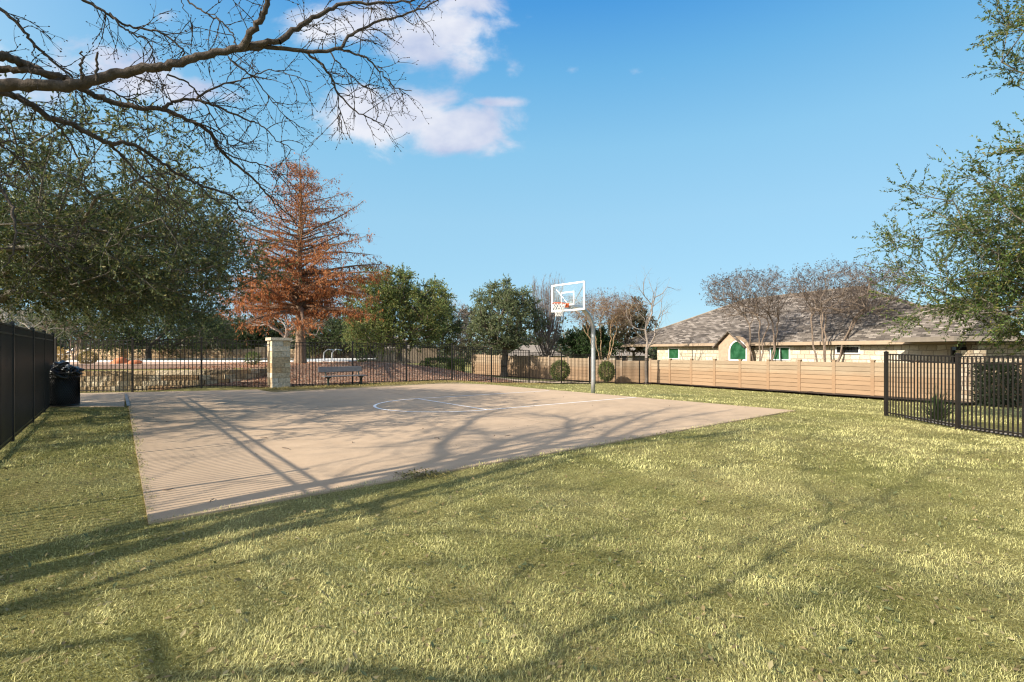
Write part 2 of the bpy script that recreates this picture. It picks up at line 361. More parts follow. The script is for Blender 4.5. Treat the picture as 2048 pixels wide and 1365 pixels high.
# beds along the concrete fence, gravel strip behind the black side fence
FC0=np.array([10.3,38.]); FC1=np.array([18.4,25.4]); FD=(FC1-FC0)/np.linalg.norm(FC1-FC0); FN=np.array([FD[1],-FD[0]])   # FN points to the camera side
if FN[0]>0: FN=-FN
rs=random.Random(5)
front=[FC0+FD*t+FN*(.85+.10*t+rs.uniform(-.15,.2)) for t in np.arange(0,19,.7)]
patch('planting_bed',[FC0-FN*.02+FD*-.6]+front+[FC0+FD*19-FN*.02],M['mulch_dark'],.11,.3)
patch('fence_base_bed',[(10.2,37.6),(5.9,38.2),(-1,48.6),(-3.6,50.2),(-4.4,48.6),(-1.8,45.4),(5.0,36.6),(9.7,35.6)],M['mulch_dark'],.05,.5)
patch('gravel_strip',[(9.28,12.2),(9.9,12.3),(10.1,9),(10.2,4),(9.5,4),(9.36,9)],M['gravel'],.02,.3)
patch('grass_edge_soil',[gp(546,787.2),gp(880,769.4),gp(935,769.0),uv(8.5,.2),uv(5,-.02),uv(1,-.02),uv(-.9,-.3)],m_chips('dry_soil',[(.1,(.10,.07,.03)),(.5,(.24,.18,.08)),(.9,(.42,.34,.18))],30),.012,.3)

# ------------------------------------------------------------------ fences
def zt(p): return float(terrain(p[0],p[1]))
def metal_fence(name,label,posts,height,spacing,m,pw=.055,level=False,cat='fence',group=None,pk=.02,cap=True,rails=(.0,.15),extra=None):
    """posts: list of xy; picket panels between them"""
    root=empty(name,(posts[0][0],posts[0][1],zt(posts[0]))); org=np.array([posts[0][0],posts[0][1],zt(posts[0])])
    tag(root,label,cat,group)
    for i,p in enumerate(posts):
        ht=height if np.ndim(height)==0 else height[i]
        z=zt(p); nb=posts[min(i+1,len(posts)-1)]; pb=posts[max(i-1,0)]; d=np.array(nb)-np.array(pb); rz=math.atan2(d[1],d[0])
        b=MB(); b.box(np.array([p[0],p[1],z+ht/2-.05])-org,(pw,pw,ht+.16),rz); po=b.build('post',m,root)
        c=MB(); q=np.array([p[0],p[1],z+ht+.03])-org
        c.box(q+[0,0,.006],(pw+.018,pw+.018,.012),rz)
        a=(pw+.014)/2; ca,sa=math.cos(rz),math.sin(rz)
        V=[q+np.array([x*ca-y*sa,x*sa+y*ca,.012]) for x,y in((-a,-a),(a,-a),(a,a),(-a,a))]+[q+np.array([0,0,.034])]
        c.add(V,[np.array([[0,1,4],[1,2,4],[2,3,4],[3,0,4]])]); c.build('cap',m,po)
    for i in range(len(posts)-1):
        a,c_=np.array(posts[i],float),np.array(posts[i+1],float); L=np.linalg.norm(c_-a); d=(c_-a)/L; rz=math.atan2(d[1],d[0])
        ha=height if np.ndim(height)==0 else height[i]; hb=height if np.ndim(height)==0 else height[i+1]
        za,zb=zt(a),zt(c_)
        if level: zb=za=(za+zb)/2+(.0)
        b=MB()
        for off,hh in [(rails[0]+.012,.026),(rails[1],.026),(None,.03)]:
            za_=(za+ha-off if off is not None else za+.09); zb_=(zb+hb-off if off is not None else zb+.09)
            p0=np.array([*(a+d*pw/2),za_])-org; p1=np.array([*(c_-d*pw/2),zb_])-org
            nrm=np.array([-d[1],d[0],0])*.014; up=np.array([0,0,hh/2])
            V=[p0-nrm-up,p0+nrm-up,p0+nrm+up,p0-nrm+up,p1-nrm-up,p1+nrm-up,p1+nrm+up,p1-nrm+up]
            b.add(V,[np.array([[0,1,2,3],[7,6,5,4],[0,4,5,1],[1,5,6,2],[2,6,7,3],[3,7,4,0]])])
        n=max(2,int(round((L-pw)/spacing)))
        for k in range(1,n):
            t=(pw/2+(L-pw)*k/n)/L; q=a+(c_-a)*t; z0=za+(zb-za)*t; h=ha+(hb-ha)*t
            b.box(np.array([*q,z0+(h-.02)/2+.02])-org,(pk,pk,h-.045),rz)
        b.build('picket_panel',m,root)
    return root
# left fence, runs from behind the camera to the walkway
Lp=np.array([-7.6,7.59]); Ld=np.array([-.615,.79])
metal_fence('metal_fence','tall black picket fence along the left edge of the lawn, ending by the bin',[Lp+Ld*t for t in (-5.9,-4.1,-1.5,1.15,3.85,6.1,8.3)],1.93,.098,M['black'],.06,pk=.024)
F0=np.array([-15.8,17.7])
backL=[F0,gp(265,785.2),gp(403,780.6),gp(547,776.8)]
metal_fence('metal_fence','dark picket fence in front of the stacked stone retaining wall',backL,1.87,.128,M['fence_brown'],.06,pk=.022)
metal_fence('gate_post_fence','short dark picket run behind the trash bin left of its gate post',[F0+np.array([-.3,.1])+np.array([-2.2,.3]),F0+np.array([-.09,.03])],1.83,.128,M['fence_brown'],.08,pk=.022)
def onfence(px,y,z): 
    return gp(px,y,z)
bR=[(592,776.2,0),(700,773.5,0),(808,770.7,0),(903,767.4,-.11),(983,767.4,-.26),(1058,768.8,-.39),(1122,768.5,-.55),(1180,768,-.66),(1232,767.5,-.76),(1279,766,-.93),(1296,766.5,-1.0)]
pts=[]
for px,py,z in bR:
    Y=25.
    for _ in range(60):
        X=(px-1024)*Y/F; Y=.5*Y+.5*F*(EYE-zt((X,Y)))/(py-H0); Y=min(Y,60)
    pts.append(np.array([(px-1024)*Y/F,Y]))
# keep to the surveyed line
surv=[(-9.05,20.75),(-6.95,22.3),(-4.9,23.75),(-2.96,25.2),(-1.09,27.0),(.96,28.8),(2.99,31.0),(4.95,32.7),(6.9,34.0),(8.9,35.7),(9.65,36.3)]
metal_fence('metal_fence','dark picket fence stepping down behind the bench and the hoop',surv,1.83,.128,M['fence_brown'],.06,level=True,pk=.022)
rf=[(9.0,12.3),(9.07,10.4),(9.17,8.5),(9.27,6.6),(9.37,4.7),(9.5,2.8)]
metal_fence('metal_fence','low dark picket fence at the right edge of the lawn with an open end post',rf,1.5,.089,M['fence_brown'],.068,pk=.02)

# stone pillar
rs=random.Random(11)
root=empty('stone_pillar',(-9.32,20.45,0),math.atan2(E[1],E[0])); tag(root,'cream limestone pillar with a flat cap between two picket fence runs','pillar')
STC=[(.56,.44,.29),(.62,.52,.37),(.48,.34,.19),(.66,.58,.45),(.53,.40,.24),(.60,.50,.33)]
def jc(c,r,v=.1): k=1+r.uniform(-v,v); return tuple(min(.95,q*k) for q in c)
b=MB(); b.box((0,0,.95),(.64,.64,1.9)); b.build('core',M['mortar'],root)
b=MB(); z=0.0; hs=[.21,.2,.2,.21,.17,.24,.23,.21,.22]
for r_,hh in enumerate(hs):
    for side in range(4):
        cuts=[-.345]+([rs.uniform(-.12,.14)] if rs.random()<.8 else [])+[.345]
        for a0,a1 in zip(cuts,cuts[1:]):
            w=a1-a0-.012; cx=(a0+a1)/2; d=.055+rs.uniform(-.01,.012); off=.345-.03
            p={0:(cx,-off,0),1:(off,cx,0),2:(-cx,off,0),3:(-off,-cx,0)}[side]; sz=(w,d,hh-.012) if side%2==0 else (d,w,hh-.012)
            b.box((p[0],p[1],z+hh/2),sz,0,jc(rs.choice(STC),rs),j=.004)
    z+=hh
b.build('stone_facing',M['stone'],root)
b=MB(); b.box((0,0,z+.055),(.80,.80,.11),0,(.60,.50,.36),j=.006); b.build('cap',M['stone'],root)

# retaining wall of split-face blocks
wp=np.array([(-27,17.25),(-24,17.6),(-15.8,18.7),(-12,19.7),(-11.2,20.25),(-10.6,21.0),(-10.15,22.0)]); 
dl=np.r_[0,np.cumsum(np.linalg.norm(np.diff(wp,axis=0),axis=1))]
wall_c=MB(); back=MB()
for r_ in range(4):
    t=(r_%2)*.2
    while t<dl[-1]-.3:
        w=.41; p=np.array([np.interp(t+w/2,dl,wp[:,0]),np.interp(t+w/2,dl,wp[:,1])]); q=np.array([np.interp(t+w/2+.1,dl,wp[:,0]),np.interp(t+w/2+.1,dl,wp[:,1])]); dd=q-p; rz=math.atan2(dd[1],dd[0])
        c=jc(rs.choice([(.44,.33,.20),(.52,.42,.28),(.34,.25,.15),(.60,.50,.35),(.46,.30,.16)]),rs,.15)
        if r_<3 or True:
            nn=np.array([math.sin(rz),-math.cos(rz)]); pp=p-nn*(.03*r_+rs.uniform(-.012,.012))
            # split face: front divided in facets
            wq=w-.014; hq=.176
            g=[]; 
            for iz in range(3):
                for ix in range(4): g.append([(-.5+ix/3)*wq,-.14-(rs.uniform(.0,.016) if 0<ix<3 or iz==1 else 0),(-.5+iz/2)*hq])
            g=np.array(g); bk=np.array([[-wq/2,.14,-hq/2],[wq/2,.14,-hq/2],[-wq/2,.14,hq/2],[wq/2,.14,hq/2]])
            V=np.concatenate([g,bk]); ca,sa=math.cos(rz),math.sin(rz)
            V=np.stack([V[:,0]*ca-V[:,1]*sa+pp[0],V[:,0]*sa+V[:,1]*ca+pp[1],V[:,2]+.19*r_+.095-.02],1)
            qd=np.array([[iz*4+ix,iz*4+ix+1,iz*4+ix+5,iz*4+ix+4] for iz in range(2) for ix in range(3)])
            wall_c.add(V,[qd,np.array([[0,4,8,14,12],[3,13,15,11,7]]),np.array([[8,9,10,11,15,14]])],c)
        t+=w
tag(wall_c.build('retaining_wall',M['stone']),'curved retaining wall of tan split-face blocks behind the picket fence','wall')

# far stone wall
b=MB()
P=[(-70,42.6),(-38,43.6),(-23.5,44.2),(-18.2,44.5)]
for a,c in zip(P,P[1:]):
    a,c=np.array(a),np.array(c); L=np.linalg.norm(c-a); d=(c-a)/L; b.box((*((a+c)/2),1.12),(L,.3,.9),math.atan2(d[1],d[0]))
root=b.build('stone_wall',M['stone_far']); tag(root,'long low tan stone wall beyond the swimming pool','wall')
b=MB()
for px in (235,524): 
    p=at(px,700,43.6); b.box((p[0],p[1],1.2),(.9,.5,1.1))
b.build('pier',M['stone_far'],root)
# wooden pickets of a grey privacy fence further right
root=empty('wood_fence',(-17.8,44.6,.6)); tag(root,'weathered grey board privacy fence beyond the mulch mound','fence')
b=MB(); rs2=random.Random(3)
p0=np.array([-17.6,44.6]);p1=np.array([-7.2,49.5]); L=np.linalg.norm(p1-p0); d=(p1-p0)/L; nB=int(L/.15)
for k in range(nB):
    q=p0+d*(k+.5)*.15-np.array([-17.8,44.6]); c=jc((.30,.235,.17),rs2,.25); b.box((q[0],q[1],.35+rs2.uniform(-.02,.02)),(.142,.02,1.45),math.atan2(d[1],d[0]),c)
b.build('boards',M['bark'],root)

# precast concrete fences
def precast(name,label,P0,d,n,plen,h,mb,mp,ztop,step=None):
    root=empty(name,(P0[0],P0[1],0)); tag(root,label,'fence')
    rz=math.atan2(d[1],d[0])
    for k in range(n+1):
        q=d*plen*k; z=zt(P0+q); top=ztop(k)
        bb=MB(); bb.box((q[0],q[1],(top+.02+z-.15)/2),(.16,.17,top+.02-(z-.15)),rz); bb.box((q[0],q[1],top+.04),(.19,.2,.04),rz); bb.build('post',mp,root)
        if k<n:
            bb=MB(); c=q+d*plen/2; zz=min(z,zt(P0+q+d*plen))-.1; tp=min(ztop(k),ztop(k+1))-.03; nb=8; hh=(tp-zz)/nb
            for r_ in range(nb):
                # clapboard profile
                a=.04; zc=zz+hh*(r_+.5); l=plen/2-.081
                V=[(-l,-a-.018,-hh/2),(l,-a-.018,-hh/2),(l,-a,hh/2-.02),(-l,-a,hh/2-.02),(-l,a,-hh/2),(l,a,-hh/2),(l,a,hh/2-.02),(-l,a,hh/2-.02)]
                V=np.array(V); V[:,1]+=rs.uniform(-.003,.003); ca,sa=math.cos(rz),math.sin(rz)
                V=np.stack([V[:,0]*ca-V[:,1]*sa+c[0],V[:,0]*sa+V[:,1]*ca+c[1],V[:,2]+zc],1)
                bb.add(V,[np.array([[0,1,2,3],[7,6,5,4],[0,4,5,1],[3,2,6,7],[0,3,7,4],[1,5,6,2]])],(rs.uniform(.82,1.03),)*3)
            bb.box((c[0],c[1],(zz+tp)/2),(plen-.17,.03,tp-zz-.03),rz); bb.build('board_panel',mb,root)
    return root
def ztopA(k): 
    q=FC0+FD*1.86*k; px,py=0,0
    f=min(1,max(0,k/8)); ypx=719+ (723.5-719)*min((1024+q[0]*F/q[1]-1301)/(1765-1301),1.3); return EYE-(ypx-H0)*q[1]/F
precast('concrete_fence','tan horizontal board concrete fence in front of the stone house',FC0,FD,11,1.82,1.83,M['precast'],M['precast_post'],ztopA)
GA=np.array([-3.9,50.9]); GB=np.array([5.95,39.0]); GD=(GB-GA)/np.linalg.norm(GB-GA)
def ztopB(k):
    q=GA+GD*2.2*k; return EYE-(708+8.0*(1024+q[0]*F/q[1]-950)/230-H0)*q[1]/F
precast('concrete_fence','pale board concrete fence behind the two clipped round shrubs',GA,GD,7,2.2,1.8,M['precast2'],M['precast2_post'],ztopB)
GC=GA+GD*2.2*7+np.array([.25,-.05]); GE=FC0-GC; GL=np.linalg.norm(GE)
precast('concrete_fence','short shaded board concrete fence piece meeting the corner behind the pole',GC,GE/GL,2,GL/2-.02,1.8,M['precast2'],M['precast2_post'],lambda k:.86-.06*k+.0)

# ------------------------------------------------------------------ house on the right
W0=np.array([12.5,44.0]); he=np.array([8.4,-20.0]); he/=np.linalg.norm(he); hn=np.array([-he[1],he[0]])
HG=-1.15; hr=math.atan2(he[1],he[0])
def hs_(px,dep=0):   # distance along the wall seen at a photo column
    k=(px-1024)/F; A=W0+hn*dep; return (k*A[1]-A[0])/(he[0]-k*he[1])
def hz(px,py,dep=0):
    s=hs_(px,dep); Y=(W0+he*s+hn*dep)[1]; return EYE+(H0-py)*Y/F
house=empty('stone_house',(W0[0],W0[1],0),hr); tag(house,'single-storey cream limestone house with a brown hip roof behind the tan fence','house')
ZE=1.92; sR=hs_(1914); 
b=MB(); b.box((sR/2,2.6,(HG+ZE)/2-.1),(sR,5.2,ZE-HG-.0)); b.build('wall',M['limestone'],house)
s1=hs_(1935); 
# roof (front slope plane z=ZE+.67*(d+ov))
ov=.45; pit=.665; zr=lambda d:ZE-.02+pit*(d+ov)
eL=-6.2; rd=5.1; rsL=hs_(1491,rd+0); rsR=hs_(1722,rd); wd=2.45; 
V=[(eL,-ov,zr(-ov)),(sR+.35,-ov,zr(-ov)),(sR+.35,wd,zr(wd)),(hs_(1842,wd),wd,zr(wd)),(rsR,rd,zr(rd)),(rsL,rd,zr(rd)),
   (eL,2*rd+ov,zr(-ov)),(hs_(1842,wd)+1.5,2*rd+ov,zr(-ov)),(sR+.35,2*wd+ov,zr(-ov))]
b=MB(); b.add(V,[np.array([[0,1,2,3,4,5]]),np.array([[0,5,6]]),np.array([[5,4,7,6]]),np.array([[4,3,7]]),np.array([[3,2,8,7]]),np.array([[1,8,2]])])
rf_=b.build('roof',M['shingle'],house)
V2=[np.array([-1.2,-ov,0])]
b=MB(); 
# ridge caps
def ridge(a,c): b.tube([np.array(V[a])+[0,0,.02],np.array(V[c])+[0,0,.02]],.07,6)
for a,c in((0,5),(5,4),(4,3),(3,2)): ridge(a,c)
b.build('ridge_cap',M['farroof'],rf_)
b=MB(); s0=eL; g0,g1=hs_(1453),hs_(1502)
for a,c in((s0-.02,g0-.05),(g1+.05,sR+.37)): b.box(((a+c)/2,-ov-.02,ZE-.02),(c-a,.04,.2))
b.build('fascia',M['fascia'],house)
b=MB(); b.box(((s0+sR)/2,-ov/2,ZE-.13),(sR-s0,ov-.02,.02)); b.build('soffit',M['soffit'],house)
b=MB(); vp=(rsL+2,rd*.8,zr(rd*.8)); 
for px,dd in((1697,2.2),(1858,2.0)):
    b=MB(); s=hs_(px,dd); b.tube([(s,dd,zr(dd)-.1),(s,dd,zr(dd)+.35)],.06,8); b.tube([(s,dd,zr(dd)+.35),(s,dd,zr(dd)+.42)],.09,8)
    b.build('roof_vent',M['farroof'],house)
# entry gable with the arched window
gc=(g0+g1)/2; gw=(g1-g0)/2; apex=hz(1475,662); 
b=MB(); zb=HG; pf=-.75; ya=ZE-.1
V=[(g0,pf,zb),(g1,pf,zb),(g1,pf,ya),(gc,pf,apex-.12),(g0,pf,ya)]; V+= [(x,1.0,z) for x,_,z in V]
b.add(V,[np.array([[0,1,2,3,4]]),np.array([[0,4,9,5],[1,6,7,2]])]); ga=b.build('gable_wall',M['trimstone'],house)
b=MB(); 
go=.35; dz_=(apex-ya)/gw
for sg in(-1,1):
    x1=gc+sg*(gw+go); z1=apex-dz_*(gw+go)*.82; 
    P4=[(gc,pf-.25,apex),(x1,pf-.25,z1),(x1,1.1,z1),(gc,3.4,apex)]; P8=P4+[(x,y,z-.1) for x,y,z in P4]
    b.add(P8,[np.array([[0,1,2,3],[0,1,5,4],[1,2,6,5],[4,5,6,7]])])
b.build('gable_roof',M['shingle'],house)
def window(name,px0,px1,py0,py1,pane,dep=-.0,mull=False,label=None):
    a,c=hs_(px0,dep),hs_(px1,dep); zt_,zb_=hz((px0+px1)/2,py0,dep),hz((px0+px1)/2,py1,dep); f=.07
    b=MB(); y=dep-.03
    b.box(((a+c)/2,y,zt_-f/2),(c-a,.06,f)); b.box(((a+c)/2,y,zb_+f/2),(c-a,.06,f))
    for x in(a+f/2,c-f/2): b.box((x,y,(zt_+zb_)/2),(f,.06,zt_-zb_-2*f))
    if mull: b.box(((a+c)/2,y,(zt_+zb_)/2),(f,.06,zt_-zb_-2*f))
    w=b.build('window',M['white'],house)
    b=MB(); b.box(((a+c)/2,dep-.012,(zt_+zb_)/2),(c-a-2*f+.01,.02,zt_-zb_-2*f+.01)); b.build('pane',pane,w)
window('w',1337.5,1359,696,719,M['screen']); window('w',1541,1581,694,721,M['screen'],mull=True); window('w',1672,1721,692,708.5,M['darkglass'])
# arched window
def arch(c,rad,zs,zb,y,n=24):
    return [(c-rad,y,zb)]+[(c+rad*math.cos(t),y,zs+rad*math.sin(t)) for t in np.linspace(math.pi,0,n)]+[(c+rad,y,zb)]
dep=pf; ac=(hs_(1458,dep)+hs_(1496,dep))/2; ar=(hs_(1496,dep)-hs_(1458,dep))/2*.98; zt_=hz(1476,680,dep); zsp=zt_-ar; zb_=hz(1476,722,dep)
def ringmesh(ri,ro,y0,y1,zb):
    a=arch(ac,ri,zsp,zb,0);c=arch(ac,ro,zsp,zb,0); n=len(a); V=[(x,y0,z) for x,_,z in a]+[(x,y0,z) for x,_,z in c]+[(x,y1,z) for x,_,z in a]+[(x,y1,z) for x,_,z in c]
    q=[]
    for i in range(n-1): q+=[[i,i+1,n+i+1,n+i],[i,i+1,2*n+i+1,2*n+i],[n+i,n+i+1,3*n+i+1,3*n+i]]
    b=MB(); b.add(V,[np.array(q)]); return b
w=ringmesh(ar-.12,ar,pf-.06,pf,zb_); w.box((ac,pf-.03,zb_+.05),(2*ar-.24,.06,.1)); wo=w.build('arched_window',M['white'],house)
a_=arch(ac,ar-.12,zsp,zb_,pf-.02); b=MB(); b.add(a_,[np.array([list(range(len(a_)))])]); b.build('pane',M['screen'],wo)
ringmesh(ar+.003,ar+.24,pf-.09,pf,zb_).build('arch_surround',M['trimstone'],wo)
# recessed side wing with stone columns
root=empty('stone_wing',(0,0,0)); tag(root,'limestone porch wall with a dark opening behind the low picket fence','porch')
b=MB()
A=at(1932,700,22.4); B_=at(1976,700,22.0); L=np.linalg.norm(B_-A)
b.box(((A[0]+B_[0])/2,22.5,.3),(L,.7,2.4)); A2=at(2008,700,21.5); b.box((A2[0]+2.2,22.9,.4),(4.6,.6,2.9)); b.build('wall',M['rubble'],root)
b=MB(); b.box((A2[0]-.1,23.2,.35),(1.3,.1,2.6)); b.build('opening',M['darkglass'],root)
b=MB(); b.box((A[0]+3.2,23.6,2.0),(8.5,3.6,.22)); b.build('roof',M['farroof'],root)

# distant houses
def far_house(name,label,px0,px1,pyt,pye,Y,rz=0,wallz=-1.2,roofm='farroof'):
    a,c=at(px0,pye,Y),at(px1,pye,Y); w=c[0]-a[0]; ze=a[2]; zt2=at(px0,pyt,Y)[2]; d=9.
    root=empty(name,((a[0]+c[0])/2,Y,0),rz); tag(root,label,'house',None)
    b=MB(); b.box((0,d/2,(ze+wallz)/2),(w-.8,d-.8,ze-wallz)); wl=b.build('wall',M['stucco'],root)
    b=MB(); r=w*.18; V=[(-w/2,0,ze),(w/2,0,ze),(w/2,d,ze),(-w/2,d,ze),(-r,d/2,zt2),(r,d/2,zt2)]
    b.add(V,[np.array([[0,1,5,4],[2,3,4,5]]),np.array([[1,2,5],[3,0,4]]),np.array([[0,3,2,1]])]); b.build('roof',M[roofm],root)
    for k in(-.25,.22):
        b=MB(); b.box((k*w,.37,(ze+wallz)/2+.3),(1.5,.1,1.2)); b.build('window',M['darkglass'],root)
far_house('distant_house','tan roofed house far beyond the pool, left of the stone pillar',350,520,664,692,66,0,.3)
far_house('distant_house','grey roofed house far behind the live oak and the mound',700,840,672,700,72,.1,.0)
far_house('distant_house','low grey house seen under the oaks right of the mound',1010,1130,690,712,70,0,-1.2)
far_house('distant_house','grey roofed house seen between the thin bare tree and the hoop',1225,1300,692,712,68,0,-1.2)

# ------------------------------------------------------------------ basketball goal
pole=np.array([2.84,17.9]); pz=zt(pole); goal=empty('basketball_goal',(pole[0],pole[1],0),math.atan2(-.64,-.77)); tag(goal,'basketball hoop with a clear backboard on a curved galvanised pole','basketball hoop')
# local x points to the court (arm direction); y sideways
b=MB(); R=.85; ztop=2.98; P=[(0,0,pz-.1),(0,0,.5),(0,0,1.3),(0,0,ztop-R)]+[(R-R*math.cos(t),0,ztop-R+R*math.sin(t)) for t in np.linspace(.12,math.pi/2,12)]+[(1.12,0,ztop)]
b.tube(P,[.075]*4+[.075]*12+[.07],16); b.build('pole',M['galv'],goal,True)
b=MB(); b.box((1.16,0,ztop),(.1,.24,.3)); 
for sy in(-1,1):
    b.tube([(1.12,sy*.05,ztop),(1.19,sy*.62,3.60)],.014,8); b.tube([(1.12,sy*.05,ztop),(1.19,sy*.60,2.88)],.014,8)
b.build('mounting_bracket',M['galv'],goal)
b=MB(); bx_=1.30; b.box((bx_-.03,0,3.28),(.012,1.44,.84)); b.build('backboard',M['glass'],goal)
b=MB(); 
for z in(2.84,3.72): b.box((bx_-.03,0,z),(.045,1.52,.055))
for y in(-.735,.735): b.box((bx_-.03,y,3.28),(.0445,.055,.825))
for z in(3.02,3.44): b.box((bx_-.0185,0,z),(.008,.61,.045))
for y in(-.283,.283): b.box((bx_-.0185,y,3.23),(.0078,.045,.375))
b.build('board_frame',M['white'],goal)
b=MB(); b.box((bx_+.01,0,3.0),(.05,.16,.14)); b.box((bx_+.08,0,3.035),(.12,.12,.012)); 
rc=np.array([bx_+.15+.23,0,3.05]); th=np.linspace(0,2*math.pi,33)
b.tube([rc+.23*np.array([math.cos(t),math.sin(t),0]) for t in th],.011,8,cap=False)
for sy in(-1,1): b.tube([(bx_+.02,sy*.07,2.95),(bx_+.17,sy*.11,3.035)],.008,6)
rim=b.build('rim',M['orange'],goal,True)
b=MB(); nS=12; rad=[.222,.195,.165,.14,.122,.115]; zz=[3.035,2.96,2.88,2.79,2.70,2.62]
for k in range(nS):
    for sg in(-1,1):
        P=[rc*[1,1,0]+np.array([rad[i]*math.cos(2*math.pi*(k+sg*i*.5)/nS),rad[i]*math.sin(2*math.pi*(k+sg*i*.5)/nS),zz[i]]) for i in range(6)]
        b.tube(P,.006,4,cap=False)
b.build('net',M['net'],goal)

# ------------------------------------------------------------------ bench
bc=gp(680,771.5)-N*.42; bench=empty('park_bench',(bc[0],bc[1],.0),math.atan2(E[1],E[0])); tag(bench,'dark metal park bench with a solid backrest in front of the picket fence','bench')
def perf(b,cx,cy,cz,L,h,t,tilt,n=1):
    ca,sa=math.cos(tilt),math.sin(tilt)
    pr=[(-h/2,0),(-h/2+.015,-t/2),(h/2-.015,-t/2),(h/2,0),(h/2-.015,t/2),(-h/2+.015,t/2)]
    V=[];rows=[-L/2,-L/2+.03,L/2-.03,L/2]
    for ri,x in enumerate(rows):
        k=.8 if ri in(0,3) else 1
        for u,w in pr: u*=k; V.append((cx+x,cy+u*sa+w*ca,cz+u*ca-w*sa))
    q=[[r*6+i,r*6+(i+1)%6,(r+1)*6+(i+1)%6,(r+1)*6+i] for r in range(3) for i in range(6)]
    b.add(V,[np.array(q),np.array([[0,1,2,3,4,5],[18,19,20,21,22,23]])])
b=MB(); perf(b,-.03,.30,.70,1.86,.24,.045,.22); b.build('backrest',M['bench'],bench)
b=MB(); b.box((0.03,0,.43),(1.80,.40,.03)); 
for y in(-.21,.21): b.tube([(-.88,y,.425),(.94,y,.425)],.02,8)
b.build('seat',M['bench'],bench)
for sx in(-.66,.74):
    b=MB(); b.tube([(sx,-.02,-.03),(sx,-.02,.36)],.045,12); b.box((sx,-.02,.38),(.10,.34,.05)); b.tube([(sx,-.14,.37),(sx,-.05,.26)],.03,8); b.box((sx,-.02,.012),(.16,.16,.02)); b.build('leg',M['bench_green'],bench)
    b=MB(); b.tube([(sx,.12,.38),(sx,.22,.45),(sx,.30,.66)],.022,8); b.build('back_support',M['bench_green'],bench)

# ------------------------------------------------------------------ trash bin
tc=gp(131,814.5); tz=.016; tc=tc+np.array([-.22,-.08]); bin_=empty('trash_bin',(tc[0],tc[1]+.25,tz)); tag(bin_,'black expanded-metal trash bin standing in the corner by the left fence','trash bin')
Rb,Hb=.35,.88
b=MB(); nR=46
for sg in(-1,1):
    for k in range(nR):
        t=np.linspace(0,1,9); a=2*math.pi*(k/nR)+sg*t*1.25; P=np.stack([Rb*np.cos(a),Rb*np.sin(a),.04+t*(Hb-.08)],1); b.tube(P,.0075,3,cap=False)
b.build('mesh_side',M['black'],bin_)
b=MB(); a=np.linspace(0,2*math.pi,41)
for z,r in((.03,.014),(Hb,.02),(Hb-.1,.012)):
    b=MB(); b.tube(np.stack([(Rb+.003)*np.cos(a),(Rb+.003)*np.sin(a),np.full(41,z)],1),r,8,cap=False); b.build('hoop_band',M['black'],bin_,True)
b=MB(); b.tube([(0,0,.03),(0,0,Hb-.05)],Rb-.03,30); b.build('liner',m_paint('bin_liner',(.013,.013,.014),.6),bin_,True)
# bag over the rim
def blob(name,c,rad,m,seed,amp=.25,n=28,parent=None,sq=1,fr=3):
    rr_=np.random.RandomState(seed); th=np.linspace(0,math.pi,n//2+1); ph=np.linspace(0,2*math.pi,n,endpoint=False)
    T,Ph=np.meshgrid(th,ph,indexing='ij'); D=np.stack([np.sin(T)*np.cos(Ph),np.sin(T)*np.sin(Ph),np.cos(T)],-1)
    r=np.ones(T.shape)
    for _ in range(14):
        v=rr_.normal(size=3)*fr; r+=amp*.25*np.sin(D@v+rr_.uniform(0,6.28))
    P=D*r[...,None]*np.array(rad)+np.array(c); V=P.reshape(-1,3); q=[]
    for i in range(n//2):
        for k in range(n): q.append([i*n+k,i*n+(k+1)%n,(i+1)*n+(k+1)%n,(i+1)*n+k])
    b=MB(); b.add(V,[np.array(q)]); return b.build(name,m,parent,True)
bag=empty('trash_bag',(tc[0],tc[1]+.25,tz+Hb)); tag(bag,'crumpled black trash bag bulging out of the bin top','trash bag')
blob('bag_body',(.02,0,.05),(.29,.26,.2),M['bag'],4,.5,40,bag,fr=4.5); blob('bag_fold',(.27,-.05,.02),(.14,.14,.09),M['bag'],8,.6,28,bag,fr=4)
b=MB(); rr_=np.random.RandomState(3); P=[]
b.add([(-.2,0,.12),(.0,-.1,.14),(.2,0,.13),(.0,.12,.13),(.02,0,.31),(.1,.02,.22)],[np.array([[0,1,4],[1,5,4],[1,2,5],[2,3,5],[5,3,4],[3,0,4]])]); b.build('bag_peak',M['bag'],bag)
blob('grey_liner_edge',(.2,-.1,.13),(.09,.07,.07),M['greybag'],9,.6,24,bag,fr=4)
# steel strip between walkway and court
s0_,s1_=gp(251.5,790.5),gp(257,814.5)
b=MB(); b.box((*((s0_+s1_)/2),.03),(.07,float(np.linalg.norm(s1_-s0_)),.02),math.atan2((s1_-s0_)[1],(s1_-s0_)[0])-math.pi/2)
tag(b.build('steel_edge_strip',M['strip']),'dull steel strip set between the walkway and the court','edging')

